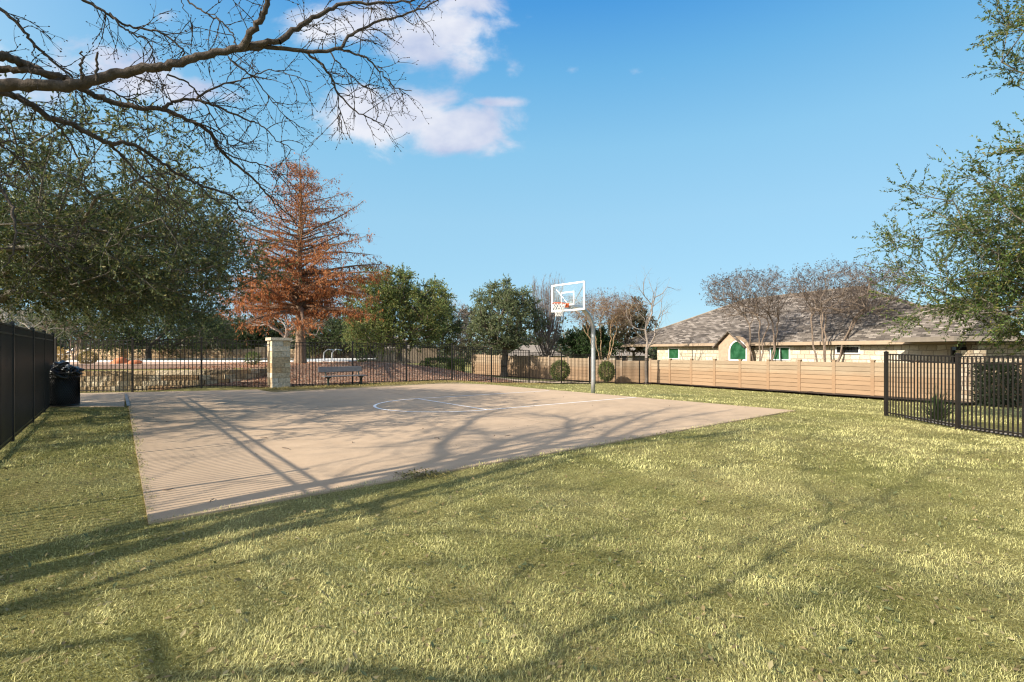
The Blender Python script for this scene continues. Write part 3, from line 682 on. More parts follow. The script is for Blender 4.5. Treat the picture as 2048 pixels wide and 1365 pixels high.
# boulders, pool rail, loungers
tag(blob('boulder',(*at(245,726,26.2)[:2],.82),(.42,.32,.30),M['rock'],21,.35,24),'large reddish boulder on the retaining wall bed','boulder','boulders on the planting bed')
tag(blob('boulder',(*at(268,729,25.6)[:2],.80),(.26,.24,.20),M['rock'],22,.35,24),'small reddish boulder leaning right of the large boulder','boulder','boulders on the planting bed')
for i,px in enumerate((651,)):
    p=at(px,725,31.0); b=MB()
    for dx in(0,.5):
        b.tube([p*[1,1,0]+np.array([dx,0,.8]),p*[1,1,0]+np.array([dx-.12,0,1.05]),p*[1,1,0]+np.array([dx-.1,0,1.35]),p*[1,1,0]+np.array([dx+.1,.1,1.55]),p*[1,1,0]+np.array([dx+.35,.4,1.5])],.028,8)
    tag(b.build('pool_rail',M['white'],None,True),'curved white pool handrail right of the cypress trunk','handrail')
for i,(px,lab) in enumerate(((122,'white framed sling lounger by the pool, nearer the gate post'),(152,'white framed sling lounger by the pool, right of its twin'))):
    p=at(px,710,42.0-i*.3); r=empty('pool_lounger',(p[0],p[1],.8),.3); tag(r,lab,'lounger','loungers by the pool')
    b=MB()
    for y in(-.3,.3): b.tube([(-.9,y,.32),(.3,y,.35),(1.0,y,.85)],.03,6); b.tube([(-.7,y,0),(-.6,y,.32)],.025,6); b.tube([(.3,y,0),(.2,y,.34)],.025,6)
    b.build('frame',M['white'],r); b=MB(); b.add([(-.9,-.3,.34),(.3,-.3,.37),(1,-.3,.87),(-.9,.3,.34),(.3,.3,.37),(1,.3,.87)],[np.array([[0,1,4,3],[1,2,5,4]])]); b.build('sling',M['soft_blue'],r)

# ------------------------------------------------------------------ plants
def unit(v): return v/(np.linalg.norm(v,axis=-1,keepdims=True)+1e-9)
def grow(rg,base,fork,ends,r_tip=.006,pw=.46,alpha=.35,step=.45,wob=.06,bend=.35,trunk_wob=.04,minz=None):
    base=np.array(base,float);fork=np.array(fork,float); n0=max(2,int(np.linalg.norm(fork-base)/step))
    cap=len(ends)*14+50; P=np.zeros((cap,3)); par=np.full(cap,-1); pl=np.zeros(cap); dr=np.zeros((cap,3)); att=np.zeros(cap,bool)
    for i in range(n0+1):
        P[i]=base+(fork-base)*i/n0+(rg.normal(size=3)*trunk_wob*np.array([1,1,0]) if 0<i<n0 else 0); par[i]=i-1; dr[i]=unit(fork-base); att[i]=i>=n0*.75
    n=n0+1; ends=ends[np.argsort(np.linalg.norm(ends-fork,axis=1))]
    if minz is not None: pass
    tips=[]
    for e in ends:
        d=np.linalg.norm(P[:n]-e,axis=1); cost=d+alpha*pl[:n]+np.where(att[:n],0,1e3)+ .5*np.maximum(0,P[:n,2]-e[2])
        j=int(np.argmin(cost)); L=d[j]; k=max(1,min(12,int(L/step))); 
        if n+k>=cap: break
        ctrl=P[j]+dr[j]*L*bend+ (e-P[j])*.15; prev=j
        for t in range(1,k+1):
            f=t/k; q=(1-f)**2*P[j]+2*f*(1-f)*ctrl+f*f*e
            if t<k: q=q+rg.normal(size=3)*wob*min(1,L)
            P[n]=q; par[n]=prev; pl[n]=pl[prev]+np.linalg.norm(q-P[prev]); dr[n]=unit(q-P[prev]); att[n]=True; prev=n; n+=1
        tips.append(prev)
    P,par,dr=P[:n],par[:n],dr[:n]; cnt=np.zeros(n); cnt[tips]+=1
    for i in range(n-1,0,-1):
        cnt[par[i]]+=cnt[i]
    r=r_tip*np.maximum(cnt,1)**pw
    i=np.arange(1,n); r0=np.minimum(r[par[i]],r[i]*1.35); 
    return P,par,dr,r,i,r0,np.array(tips)
def sprays(rg,P0,D,L,nseg=4,spread=.9,droop=0.,curl=.25):
    n=len(P0); d=unit(unit(D)+rg.normal(size=(n,3))*spread); L=np.broadcast_to(L,(n,))*rg.uniform(.6,1.25,n)
    pts=[P0]; 
    for k in range(nseg):
        d=unit(d+rg.normal(size=(n,3))*curl*.5+np.array([0,0,-droop])*(k+1)/nseg); pts.append(pts[-1]+d*(L/nseg)[:,None])
    return np.stack(pts,1)
def add_sprays(b,S,r,sides=3,col=None):
    n,k,_=S.shape; k-=1
    for j in range(k):
        ra=r*(1-j/k*.7); rb=r*(1-(j+1)/k*.7); b.segs(S[:,j],S[:,j+1],ra,rb,sides,col)
def leafs(rg,b,P,D,size,asp=.42,cols=None,flop=.6,fold=.15,up=.3):
    n=len(P); size=size*rg.uniform(.6,1.3,n); d=unit(D+rg.normal(size=(n,3))*flop); nn=unit(rg.normal(size=(n,3))+np.array([0,0,up])); s=unit(np.cross(d,nn)); nn=np.cross(s,d)
    a=size[:,None]; V=np.stack([P,P+d*a*.5+s*a*asp*.5+nn*a*fold*.3,P+d*a,P+d*a*.5-s*a*asp*.5+nn*a*fold*.3],1).reshape(-1,3)
    q=np.arange(n)[:,None]*4+np.array([[0,1,2,3]]); b.add(V,[q],np.repeat(cols,4,0))
def leaf_on(rg,S,per,t0=.1):
    n,k,_=S.shape; i=np.repeat(np.arange(n),per); t=rg.uniform(t0,1,len(i))*(k-1); j=np.minimum(t.astype(int),k-2); f=(t-j)[:,None]
    A=S[i,j];B=S[i,j+1]; return A+(B-A)*f,unit(B-A),i
def palette(rg,n,cols,w=None,v=.2,grp=None):
    cols=np.array(cols); k=rg.choice(len(cols),n,p=w); c=cols[k]*rg.uniform(1-v,1+v,(n,1)); return c
def ell(rg,n,c,r,hollow=.45,lump=.2,zlo=-1,seed=0):
    out=[];lr=np.random.RandomState(seed+99); vs=lr.normal(size=(7,3))*2.4; ph=lr.uniform(0,6.28,7)
    while len(out)<n:
        d=unit(rg.normal(size=3)); rr=rg.uniform(hollow**3,1)**(1/3); k=1+lump*np.sin(vs@d+ph).sum()/2.5
        p=d*rr*k
        if p[2]<zlo: continue
        out.append(p)
    return np.array(c)+np.array(out)*np.array(r)

GREEN=[(.07,.105,.03),(.10,.145,.04),(.05,.08,.025),(.15,.185,.06),(.19,.18,.06)]
def tree(name,label,cat,base,fork,ends,seed,spray=(.5,4,.9,.1),spn=5,leafsz=.06,per=14,cols=GREEN,w=None,bark=(.16,.13,.10),r_tip=.006,pw=.46,alpha=.35,bend=.35,
         twigr=.004,leafm='leaf',asp=.42,group=None,sub=0,subL=.3,sides=7,wob=.06,crown='crown',flop=.6,leafr=1,curl=.25,up=.3,tube_extra=None,step=.45,thick=1.0):
    rg=np.random.RandomState(seed); base=np.array(base,float)
    P,par,dr,r,i,r0,tips=grow(rg,base,fork,ends,r_tip,pw,alpha,step,wob,bend); 
    k=np.argsort(r)[-1]; 
    root=empty(name,tuple(base)); tag(root,label,cat,group)
    b=MB(); big=r[i]>r_tip*2.6
    P1=P-base
    flare=1+.55*np.exp(-np.maximum(P[:,2]-base[2],0)/.25)
    rj=r*flare*thick; bc_=np.array(bark)
    bi=i[big]; b.segs(P1[par[bi]],P1[bi],np.minimum(rj[par[bi]],rj[bi]*1.3),rj[bi],sides,bc_)
    # joints hidden by slight overlap
    si=i[~big]; b.segs(P1[par[si]],P1[si],np.minimum(rj[par[si]],rj[si]*1.3),rj[si],4,bc_)
    trunk=b.build('trunk',M['bark'],root,True)
    thin=np.where(r<r_tip*2.4)[0]; thin=thin[thin>0]; thin=np.concatenate([tips,tips,thin])
    pick=rg.choice(thin,len(tips)*spn); 
    S=sprays(rg,P1[pick],dr[pick],spray[0],int(spray[1]),spray[2],spray[3],curl)
    cb=MB(); twc=np.array([min(1,q*.9) for q in bark]); add_sprays(cb,S,twigr,3,twc)
    if sub:
        A,D,_=leaf_on(rg,S,sub,.15); S2=sprays(rg,A,D,subL,3,.7,spray[3],curl); add_sprays(cb,S2,twigr*.6,3,twc)
    else: S2=None
    if per:
        src=S if S2 is None or leafr==1 else S2
        A,D,ii=leaf_on(rg,src,per); 
        c=palette(rg,len(A),cols,w); 
        cb2=MB(); leafs(rg,cb2,A,D,leafsz,asp,c,flop,up=up)
        cb2.build(crown,M[leafm],root)
        cb.build('twigs',M['bark'],root)
    else: cb.build('twigs',M['bark'],root)
    return root
rg=np.random.RandomState(1)
def zb(p): return zt(p)
# near live oak on the left (overhangs the fence)
ends=ell(rg,900,(-13.9,10.8,3.85),(7.9,6.6,1.75),.35,.3,-.72,seed=1); 
ends=np.concatenate([ends,ell(rg,380,(-9.6,12.3,3.7),(3.1,2.8,1.35),.3,.2,-.9,seed=6)])
OAKC=[(.06,.085,.026),(.09,.12,.035),(.045,.065,.022),(.16,.185,.06),(.22,.20,.07),(.09,.11,.05)]
tree('live_oak','large dark live oak overhanging the left fence and the court corner','tree',(-15.4,9.8,0),(-15.2,10,1.9),ends,11,(.8,5,.8,.05),8,.078,25,OAKC,None,(.17,.15,.12),.008,.47,twigr=.0035,asp=.36,flop=.7,up=.1)
# near live oak on the right, above the low fence
e1=ell(rg,460,(14.3,11.2,4.1),(5.3,4.6,2.5),.5,.25,-.85,seed=2); e2=ell(rg,170,(12.9,10.2,9.0),(3.4,2.6,1.5),.3,.2,-.9,seed=3); e3=ell(rg,560,(14.4,11.6,3.3),(3.9,3.4,2.0),.35,.2,-.85,seed=4)
OAKR=[(.05,.09,.017),(.075,.13,.024),(.035,.06,.015),(.12,.165,.035),(.18,.17,.04),(.065,.09,.028)]
tree('live_oak','bright green live oak with leafy sprays reaching in from the right','tree',(15.2,11.4,-.1),(15.1,11.4,1.6),np.concatenate([e1,e2,e3]),12,(.85,5,.6,.04),7,.074,32,OAKR,None,(.17,.15,.12),.007,.47,twigr=.0035,asp=.36,flop=.6,up=.2)
# background evergreens
def oak(px,Y,zbse,pxw,pyt,pyb,label,seed,n=240,cols=GREEN,leafsz=.12,per=14,name='live_oak',spn=9,bark=(.14,.115,.09),forkf=.35,dep=.85,spray=None,droop=.05,group='live oaks beyond the fence',hollow=.45,cat='tree',lump=.22,depz=-.8,off=0,alpha=.35,thick=1):
    p=at(px,H0,Y); zt_,zb2=at(0,pyt,Y)[2],at(0,pyb,Y)[2]; rx=pxw*Y/F/2; rgx=np.random.RandomState(seed+500)
    c=(p[0]+off*Y/F,Y,(zt_*.42+zb2*.58)+.0); e=ell(rgx,n,c,(rx*.93,rx*dep,(zt_-c[2])*.92),hollow,lump,-(c[2]-zb2)/((zt_-c[2])*.92),seed)
    return tree(name,label,cat,(p[0],Y,zbse),(p[0]+.1,Y,zbse+(zb2-zbse)*.9+.2),e,seed,spray or(rx*.17+.15,4,.9,droop),spn,leafsz,int(per*1.9),cols,None,bark,.012,.46,alpha,twigr=.006,group=group,flop=.8,thick=thick,asp=.5)
oak(797,36.5,.74,205,530,696,'rounded green live oak right of the cypress, slender pale trunk',21,420,[(.12,.17,.045),(.17,.23,.06),(.08,.12,.035),(.25,.28,.09),(.29,.24,.08)],.105,17)
oak(296,40,.78,340,565,694,'broad live oak behind the pool with a dark forked trunk',22,420,OAKC+[(.12,.16,.04)],.11,16)
oak(515,52,.75,130,632,694,'small dark evergreen behind the fence left of the stone pillar',23,170,[(.03,.05,.02),(.045,.07,.022),(.06,.08,.03)],.14,14)
oak(668,43,.76,190,636,702,'low spreading live oak just right of the cypress trunk',24,260,[(.04,.065,.022),(.065,.095,.03),(.03,.045,.018),(.10,.125,.04)],.12,14)
oak(1008,44,-.85,146,556,698,'grey-green live oak beyond the pale concrete fence',25,330,[(.13,.165,.075),(.18,.215,.095),(.09,.12,.055),(.22,.23,.12)],.11,15,forkf=.3,thick=1.6)
oak(1265,49,-1.1,90,600,704,'brownish live oak behind the thin bare tree',26,170,[(.09,.085,.04),(.13,.11,.05),(.06,.06,.03),(.17,.12,.06)],.13,10)
oak(1175,46.5,-1.0,110,655,716,'dark glossy holly under the bare crape myrtle behind the hoop',27,150,[(.025,.05,.018),(.04,.075,.022),(.06,.10,.03)],.13,16,name='holly_tree')
oak(40,52,.8,170,600,704,'dark evergreen far behind the left fence, leftmost of the row',28,180,[(.035,.055,.022),(.05,.075,.025)],.15,14)
oak(868,50,.3,110,585,704,'mid green oak filling the gap right of the rounded one',29,200,[(.11,.14,.055),(.15,.18,.065),(.075,.10,.04)],.13,14)
oak(945,58,-.9,90,610,704,'hazy olive oak far behind the pale concrete fence',30,150,[(.12,.12,.06),(.15,.13,.075),(.08,.085,.045)],.14,12)
oak(745,56,.7,120,612,702,'olive oak half hidden behind the cypress right side',33,190,[(.08,.10,.035),(.12,.13,.05),(.06,.07,.03)],.14,14)
oak(430,62,.7,150,622,700,'far dull green oak left of the small dark evergreen',34,200,[(.05,.065,.03),(.08,.09,.045)],.16,14)
# bald cypress
def cypress():
    rgx=np.random.RandomState(31); bs=np.array([-11.15,26.9,.62]); Ht=10.7; root=empty('bald_cypress',tuple(bs)); tag(root,'tall conical bald cypress with rust-orange needles behind the stone pillar','tree')
    b=MB(); z=np.linspace(0,Ht,40); r=.25*(1-z/Ht)**.85+.02+.13*np.exp(-z/.4); P=np.stack([.03*np.sin(z*.9),.03*np.cos(z*.7),z],1); b.tube(P,r,12,col=(.23,.16,.11)); 
    S_all=[]; nb=168; br0,br1,ra,rb=[],[],[],[]
    for k in range(nb):
        t=(k+.5)/nb; zz=2.75+(Ht-3.0)*t**1.12; az=k*2.39996+rgx.uniform(-.3,.3)
        prof=4.65*(1-np.clip((zz-2.3)/(Ht-2.2),0,1))**.6*(1+.16*math.sin(az*2+zz*1.1)+.12*math.sin(zz*3.1)); L=prof*rgx.choice([.4,.65,.85,1.0,1.15])*rgx.uniform(.85,1.08)+.15
        rise=rgx.uniform(-.02,.5)*(.5+1.1*t); ns=9; d=np.array([math.cos(az),math.sin(az),rise]); p=np.array([0,0,zz]); pts=[p]
        for j in range(ns):
            d=d+rgx.normal(size=3)*.06+np.array([0,0,-.012]); d/=np.linalg.norm(d); p=p+d*L/ns; pts.append(p)
        pts=np.array(pts); rr_=np.linspace(.055*(1-t)+.02,.008,ns+1)*(L/3.5+.35); b.tube(pts,rr_,5,False,col=(.20,.13,.09)); S_all.append((pts,L,t))
    b.build('trunk',M['bark'],root,True)
    cb=MB();lf=MB(); 
    for pts,L,t in S_all:
        n=int(26*L/2.5)+8; f=rgx.uniform(.12,1,n)**.8*9; j=np.minimum(f.astype(int),8); A=pts[j]+(pts[j+1]-pts[j])*(f-j)[:,None]; D=unit(pts[j+1]-pts[j])
        side=unit(np.cross(D,[0,0,1.]))*rgx.choice([-1,1],n)[:,None]; S=sprays(rgx,A,D*.7+side*.9,.55*(.5+L/5),4,.35,.10); add_sprays(cb,S,.0045,3,np.array((.22,.13,.08)))
        dens=10 if t<.32 else (6 if t<.5 else (3 if t<.75 else 3))
        keep=rgx.random_sample(len(S))<(1 if t<.4 else .8); S=S[keep]
        A2,D2,_=leaf_on(rgx,S,max(1,int(dens)),.15); S3=sprays(rgx,A2,D2*.5+np.array([0,0,-.5]),.15,2,.5,.5); 
        A3,D3,_=leaf_on(rgx,S3,2,.1)
        c=palette(rgx,len(A3),[(.40,.14,.045),(.31,.10,.035),(.48,.20,.07),(.22,.08,.035),(.34,.18,.085)],None,.2)
        leafs(rgx,lf,A3,D3*.6+np.array([0,0,-.7]),.105,.34,c,.5)
    cb.build('twigs',M['bark'],root); lf.build('needles',M['dry'],root)
cypress()
# bare trees
GREY=(.23,.19,.17)
def vase(c,n,r0,r1,z0,z1,rgx,flat=.8):
    out=[]
    for _ in range(n):
        t=rgx.uniform(.25,1)**.7; a=rgx.uniform(0,6.283); rr_=(r0+(r1-r0)*t**.8)*math.sqrt(rgx.uniform(.05,1)); z=z0+(z1-z0)*t*(1-.22*(rr_/r1)**2)
        out.append((c[0]+rr_*math.cos(a),c[1]+rr_*math.sin(a)*flat,z))
    return np.array(out)
def crape(px,Y,zbse,pxw,pyt,label,seed,n=260,cols=[(.09,.073,.066),(.13,.105,.092),(.06,.05,.046)],bark=(.21,.16,.125),stems=5,group='bare crape myrtles',heads=5,sz=.07,off=0):
    p=at(px,H0,Y); ztp=at(0,pyt,Y)[2]; R_=pxw*Y/F/2; rgx=np.random.RandomState(seed)
    root=empty('crape_myrtle',(p[0],Y,zbse)); tag(root,label,'tree',group); bt=MB();bw=MB();lf=MB(); H_=ztp-zbse
    for s in range(stems):
        a=s*6.283/stems+.4; lean=np.array([math.cos(a),math.sin(a)*.7]); e=vase((off*Y/F,0),n//stems*2,.2,R_,H_*.40,H_*.97,rgx); 
        d=e[:,:2]@lean; e=e[np.argsort(-d)[:n//stems]]
        f=np.array([lean[0]*.25*H_*.3+.08*lean[0],lean[1]*.3,H_*.24])
        P,par,dr,r,i,r0,tips=grow(rgx,np.array([lean[0]*.1,lean[1]*.1,0]),f,e,.008,.44,.3,.35,.05,.5)
        bt.segs(P[par[i]],P[i],np.minimum(r[par[i]],r[i]*1.3),r[i],5,np.array(bark)*rgx.uniform(.85,1.1))
        S=sprays(rgx,P[np.repeat(tips,7)],dr[np.repeat(tips,7)],R_*.16+.15,4,.6,-.06); add_sprays(bw,S,.0055,3,np.array(bark)*.75)
        A,D,_=leaf_on(rgx,S,2,.2); S2=sprays(rgx,A,D,.22,2,.6,-.05); add_sprays(bw,S2,.004,3,np.array(bark)*.7)
        T=np.repeat(S[:,-1],heads,0)+rgx.normal(size=(len(S)*heads,3))*.045; leafs(rgx,lf,T,rgx.normal(size=T.shape),sz,.7,palette(rgx,len(T),cols),1)
    bt.build('trunk',M['bark'],root,True); bw.build('twigs',M['bark'],root); lf.build('seed_heads',M['dry'],root)
crape(1527,32.1,-.95,200,540,'bare crape myrtle in front of the arched window',41,230,off=-22)
crape(1657,28.8,-.95,262,524,'wider bare crape myrtle in front of the dark oblong window',42,290,off=34)
crape(1205,44.5,-1.0,170,584,'brown bare crape myrtle directly behind the hoop pole',43,260,[(.16,.08,.06),(.20,.12,.09),(.11,.08,.07)],(.32,.22,.13),group='bare crape myrtles')
crape(148,39,.78,150,640,'pinkish bare crape myrtle beside the pool loungers',44,150,[(.30,.15,.10),(.24,.13,.09)],(.42,.30,.24))
crape(1245,52,-1.1,110,592,'hazy brown crape myrtle behind the brownish oak',45,150,[(.16,.10,.09),(.12,.09,.08)],(.28,.2,.16))
crape(430,60,.75,90,640,'pale bare tree beside the far tan roof',46,110,[(.3,.25,.22)],(.42,.36,.32),heads=1)
def pear(px,Y,zbse,pxw,pyt):
    p=at(px,H0,Y); H_=at(0,pyt,Y)[2]-zbse; R_=pxw*Y/F/2; rgx=np.random.RandomState(51); root=empty('bare_pear_tree',(p[0],Y,zbse)); tag(root,'bare grey upright-branched tree between the oak and the hoop','tree')
    bt=MB();bw=MB(); bt.tube([(0,0,-.1),(0,0,1.2),(.05,0,H_*.35)],[.2,.17,.12],8,col=(.2,.17,.15))
    for k in range(60):
        a=k*2.39996; z0=1.0+rgx.uniform(0,1)**1.5*H_*.45; q=np.array([0,0,z0]); d=np.array([math.cos(a)*.75,math.sin(a)*.75,.8]); L=min(H_*rgx.uniform(.75,1.02)-z0,H_*.75)*rgx.uniform(.7,1); pts=[q]
        for j in range(10):
            d=unit(d+np.array([0,0,.26])+rgx.normal(size=3)*.05); rr_=math.hypot(*q[:2]); 
            if rr_>R_*.9: d[:2]*=.2; d=unit(d)
            q=q+d*L/10; pts.append(q)
        pts=np.array(pts); bt.tube(pts,np.linspace(.045,.012,11),5,False,col=(.2,.165,.15))
        n=26; f=rgx.uniform(2,10,n); j=np.minimum(f.astype(int),9); A=pts[j]+(pts[j+1]-pts[j])*(f-j)[:,None]; D=unit(pts[j+1]-pts[j])
        S=sprays(rgx,A,D,.75,4,.38,-.22); add_sprays(bw,S,.010,3,np.array((.20,.165,.15))); A,D,_=leaf_on(rgx,S,3,.2); add_sprays(bw,sprays(rgx,A,D,.3,3,.5,-.2),.007,3,np.array((.18,.15,.14)))
    bt.build('trunk',M['bark'],root,True); bw.build('twigs',M['bark'],root)
def bare(name,label,px,Y,zbse,pxw,pyt,seed,n,bark,spr,spn=5,sub=4,mode='round',r_tip=.006,zlo=.25,group=None,flat=.8,alpha=.35,bend=.35,thick=1.,forkz=.2,subL=.3,per=0,cols=None,off=0,twigr=.005):
    p=at(px,H0,Y); ztp=at(0,pyt,Y)[2]; R_=pxw*Y/F/2; rgx=np.random.RandomState(seed+7); H_=ztp-zbse
    if mode=='column':
        e=[]
        for _ in range(n):
            t=rgx.uniform(.2,1); a=rgx.uniform(0,6.28); rr_=R_*math.sqrt(rgx.uniform(.1,1))*(math.sin(math.pi*min(1,t*.8+.12))**.7); e.append((p[0]+rr_*math.cos(a),Y+rr_*math.sin(a)*.8,zbse+H_*t))
        e=np.array(e)
    else: e=ell(rgx,n,(p[0]+off*Y/F,Y,zbse+H_*(.5+zlo/2)),(R_,R_*flat,H_*(.5-zlo/2)),.3,.15,-1,seed)
    return tree(name,label,'tree',(p[0],Y,zbse),(p[0],Y,zbse+H_*forkz),e,seed,spr,spn,.05,per,cols or GREEN,None,bark,r_tip,.47,alpha,bend,twigr=twigr,sub=sub,subL=subL,group=group,thick=thick,crown='buds',leafm='dry')
pear(1095,47,-1.0,112,536)
bare('bare_tree','slender pinkish bare tree between the two live oaks',908,52,-.6,72,590,52,110,(.40,.31,.28),(.6,4,.8,0),5,4,'round',.010,forkz=.35,twigr=.008)
bare('bare_tree','thin leafless tree standing against the end of the tan fence',1293,36.4,-.98,128,545,53,46,(.25,.21,.18),(.95,5,.45,-.12),3,2,'round',.016,zlo=.3,forkz=.3,subL=.4,twigr=.007,alpha=.6,off=12)
bare('bare_tree','leafless grey-trunked tree behind the stone pillar beside the cypress',571,31,.74,200,560,54,70,(.30,.25,.22),(.8,4,.7,0),4,3,'round',.014,zlo=.2,forkz=.3,thick=1.3)
bare('bare_tree','tangled bare tree low over the left fence in the distance',30,34,.74,190,605,55,110,(.40,.35,.29),(.9,5,.8,.05),5,3,'round',.009,zlo=.1,forkz=.15)
# far tree line as one mass
b=MB(); b2=MB(); rgx=np.random.RandomState(77)
nf=900; X=rgx.uniform(-110,45,nf); Yf=rgx.uniform(82,112,nf); hgt=rgx.uniform(3.2,7.4,nf)*(.85+.25*np.sin(X*.12))
P=[];Cc=[]
for x,y,h in zip(X,Yf,hgt):
    k=70; q=rgx.normal(size=(k,3)); q=unit(q)*rgx.uniform(.3,1,(k,1))*[2.6,2.0,h*.62]; P.append(q+[x,y,h*.55-1.2]); Cc.append(palette(rgx,k,[(.05,.07,.03),(.08,.09,.045),(.14,.11,.08),(.035,.05,.025)]))
P=np.concatenate(P);Cc=np.concatenate(Cc); leafs(rgx,b,P,rgx.normal(size=P.shape),.55,.7,Cc,1); tag(b.build('far_treeline',M['leaf']),kind='stuff')
# shrubs
def shrub(name,label,c,r,seed,n,cols,sz=.05,group=None,cat='shrub',stem=True,asp=.5,boxy=1.):
    rgx=np.random.RandomState(seed); z=zt(c); root=empty(name,(c[0],c[1],z)); tag(root,label,cat,group)
    e=unit(rgx.normal(size=(n,3))); e=e if boxy==1. else (lambda q:q/np.max(np.abs(q),axis=1,keepdims=True)**.93)(rgx.uniform(-1,1,(n,3))); e=e*rgx.uniform(.55,1.03,(n,1))**.5*np.array(r)*(1+.06*rgx.normal(size=(n,1))); e[:,2]+=r[2]*1.12; e=e[e[:,2]>.05]
    b=MB(); leafs(rgx,b,e,unit(e-[0,0,r[2]]),sz,asp,palette(rgx,len(e),cols),.8); b.build('foliage',M['leaf'],root)
    if stem:
        b=MB()
        for k in range(9):
            d=rgx.normal(size=3)*np.array(r)*.5; b.tube([(0,0,-.05),(d[0]*.5,d[1]*.5,r[2]*.5),(d[0],d[1],r[2]*1.1)],[.02,.014,.008],5,col=(.18,.14,.1))
        b.build('stem',M['bark'],root)
BOX=[(.07,.11,.02),(.11,.16,.03),(.16,.20,.05),(.04,.07,.016),(.24,.24,.08)]
shrub('round_shrub','clipped round shrub behind the picket fence left of the hoop pole',(3.35,35.6),(.66,.6,.68),61,5200,BOX,.085,'clipped round shrubs')
shrub('round_shrub','clipped egg-shaped shrub behind the picket fence right of the hoop pole',(6.85,37.0),(.58,.55,.72),62,5200,BOX,.085,'clipped round shrubs')
HED=[(.06,.10,.02),(.09,.14,.028),(.14,.18,.05)]
shrub('clipped_hedge','wide clipped green hedge at the top of the curved path',(-5.3,37.2),(.95,.8,.5),63,6500,HED,.085,'clipped hedges by the path',boxy=.7)
shrub('clipped_hedge','boxy clipped hedge right of the wide one by the curved path',(-4.0,36.6),(.56,.5,.5),64,5200,HED,.085,'clipped hedges by the path',boxy=.7)
p=at(175,727,26); shrub('round_shrub','yellowish round shrub on the wall bed left of the boulders',(p[0],p[1]),(.42,.4,.32),65,2600,[(.22,.17,.05),(.28,.22,.08),(.14,.12,.04)],.06)
p=at(112,725,24); shrub('ornamental_grass','golden clump of grass behind the trash bin',(p[0],p[1]),(.38,.4,.4),66,2400,[(.42,.27,.06),(.5,.34,.1),(.26,.2,.05)],.1,asp=.2,cat='plant')
p=at(1994,700,20.8); shrub('evergreen_hedge','dark evergreen hedge against the stone porch at the right edge',(p[0],p[1]),(.60,.5,.82),67,8500,[(.018,.03,.014),(.03,.045,.02)],.09,boxy=.3)
p=at(440,745,20.9)
for k,(px,Y,lab) in enumerate(((505,24.5,'small dark sprig plant on the mulch left of the stone pillar'),(848,36,'little green shrub at the top of the mulch mound'),(724,30,'low yellow-green plant on the mulch mound'))):
    p=at(px,700,Y); shrub('small_plant',lab,(p[0],Y),(.32,.3,.3),70+k,500,HED,.12,'small plants on the mulch',asp=.25,cat='plant')
# strap-leaf yucca behind the right fence
def blades(rgx,b,n,L,w,c,cols,spread=1.0,segs=6):
    for k in range(n):
        a=rgx.uniform(0,6.283); el=math.radians(rgx.uniform(38,86)); l=L*rgx.uniform(.6,1.1); d=np.array([math.cos(a)*math.cos(el)*spread,math.sin(a)*math.cos(el)*spread,math.sin(el)]); s=np.array([-math.sin(a),math.cos(a),0]); p=np.array(c,float)+rgx.normal(size=3)*[.05,.05,0]; V=[];co=cols[rgx.randint(len(cols))]
        for j in range(segs+1):
            t=j/segs; wd_=w*(1-t)**.6*.5+.0008; V+= [p-s*wd_,p+s*wd_]; d=unit(d+np.array([0,0,-.09])); p=p+d*l/segs
        b.add(V,[np.array([[2*j,2*j+1,2*j+3,2*j+2] for j in range(segs)])],np.array(co)*rgx.uniform(.8,1.2))
b=MB(); rgx=np.random.RandomState(88); blades(rgx,b,170,.82,.022,(0,0,0),[(.07,.11,.04),(.10,.14,.05),(.05,.08,.03)])
o=b.build('strap_leaf_plant',M['leaf']); o.location=(10.05,12.1,zt((10.05,12.1))); tag(o,'spiky dark green strap-leaf plant behind the low right fence','plant')
# fallen soil pile by the tan fence
sp_=FC0+FD*12.2+FN*1.3
tag(blob('soil_pile',(sp_[0],sp_[1],zt(sp_)+.02),(.5,.35,.17),M['mulch_dark'],5,.3,24),'small heap of dark soil at the foot of the tan fence','soil pile')

# ------------------------------------------------------------------ the bare tree whose limbs cross the upper left
def zc(pts,y0,y1):      # limb traced as measured: direction from the eye plus its own distance
    n=len(pts); return np.array([at(x/2.2756,y/2.2756,y0+(y1-y0)*k/max(1,n-1)) for k,(x,y) in enumerate(pts)])
def smooth_line(P,R,k=5,rgx=None,w=.0):
    P=np.asarray(P,float);n=len(P); t=np.arange(n); tt=np.linspace(0,n-1,(n-1)*k+1); out=[]
    Q=np.vstack([2*P[0]-P[1],P,2*P[-1]-P[-2]])
    for u in tt:
        i=min(int(u),n-2); f=u-i; a,b_,c,d=Q[i],Q[i+1],Q[i+2],Q[i+3]
        out.append(.5*((2*b_)+(-a+c)*f+(2*a-5*b_+4*c-d)*f*f+(-a+3*b_-3*c+d)*f**3))
    out=np.array(out); 
    if rgx is not None: out[1:-1]+=rgx.normal(size=out[1:-1].shape)*w
    return out,np.interp(tt,t,R)
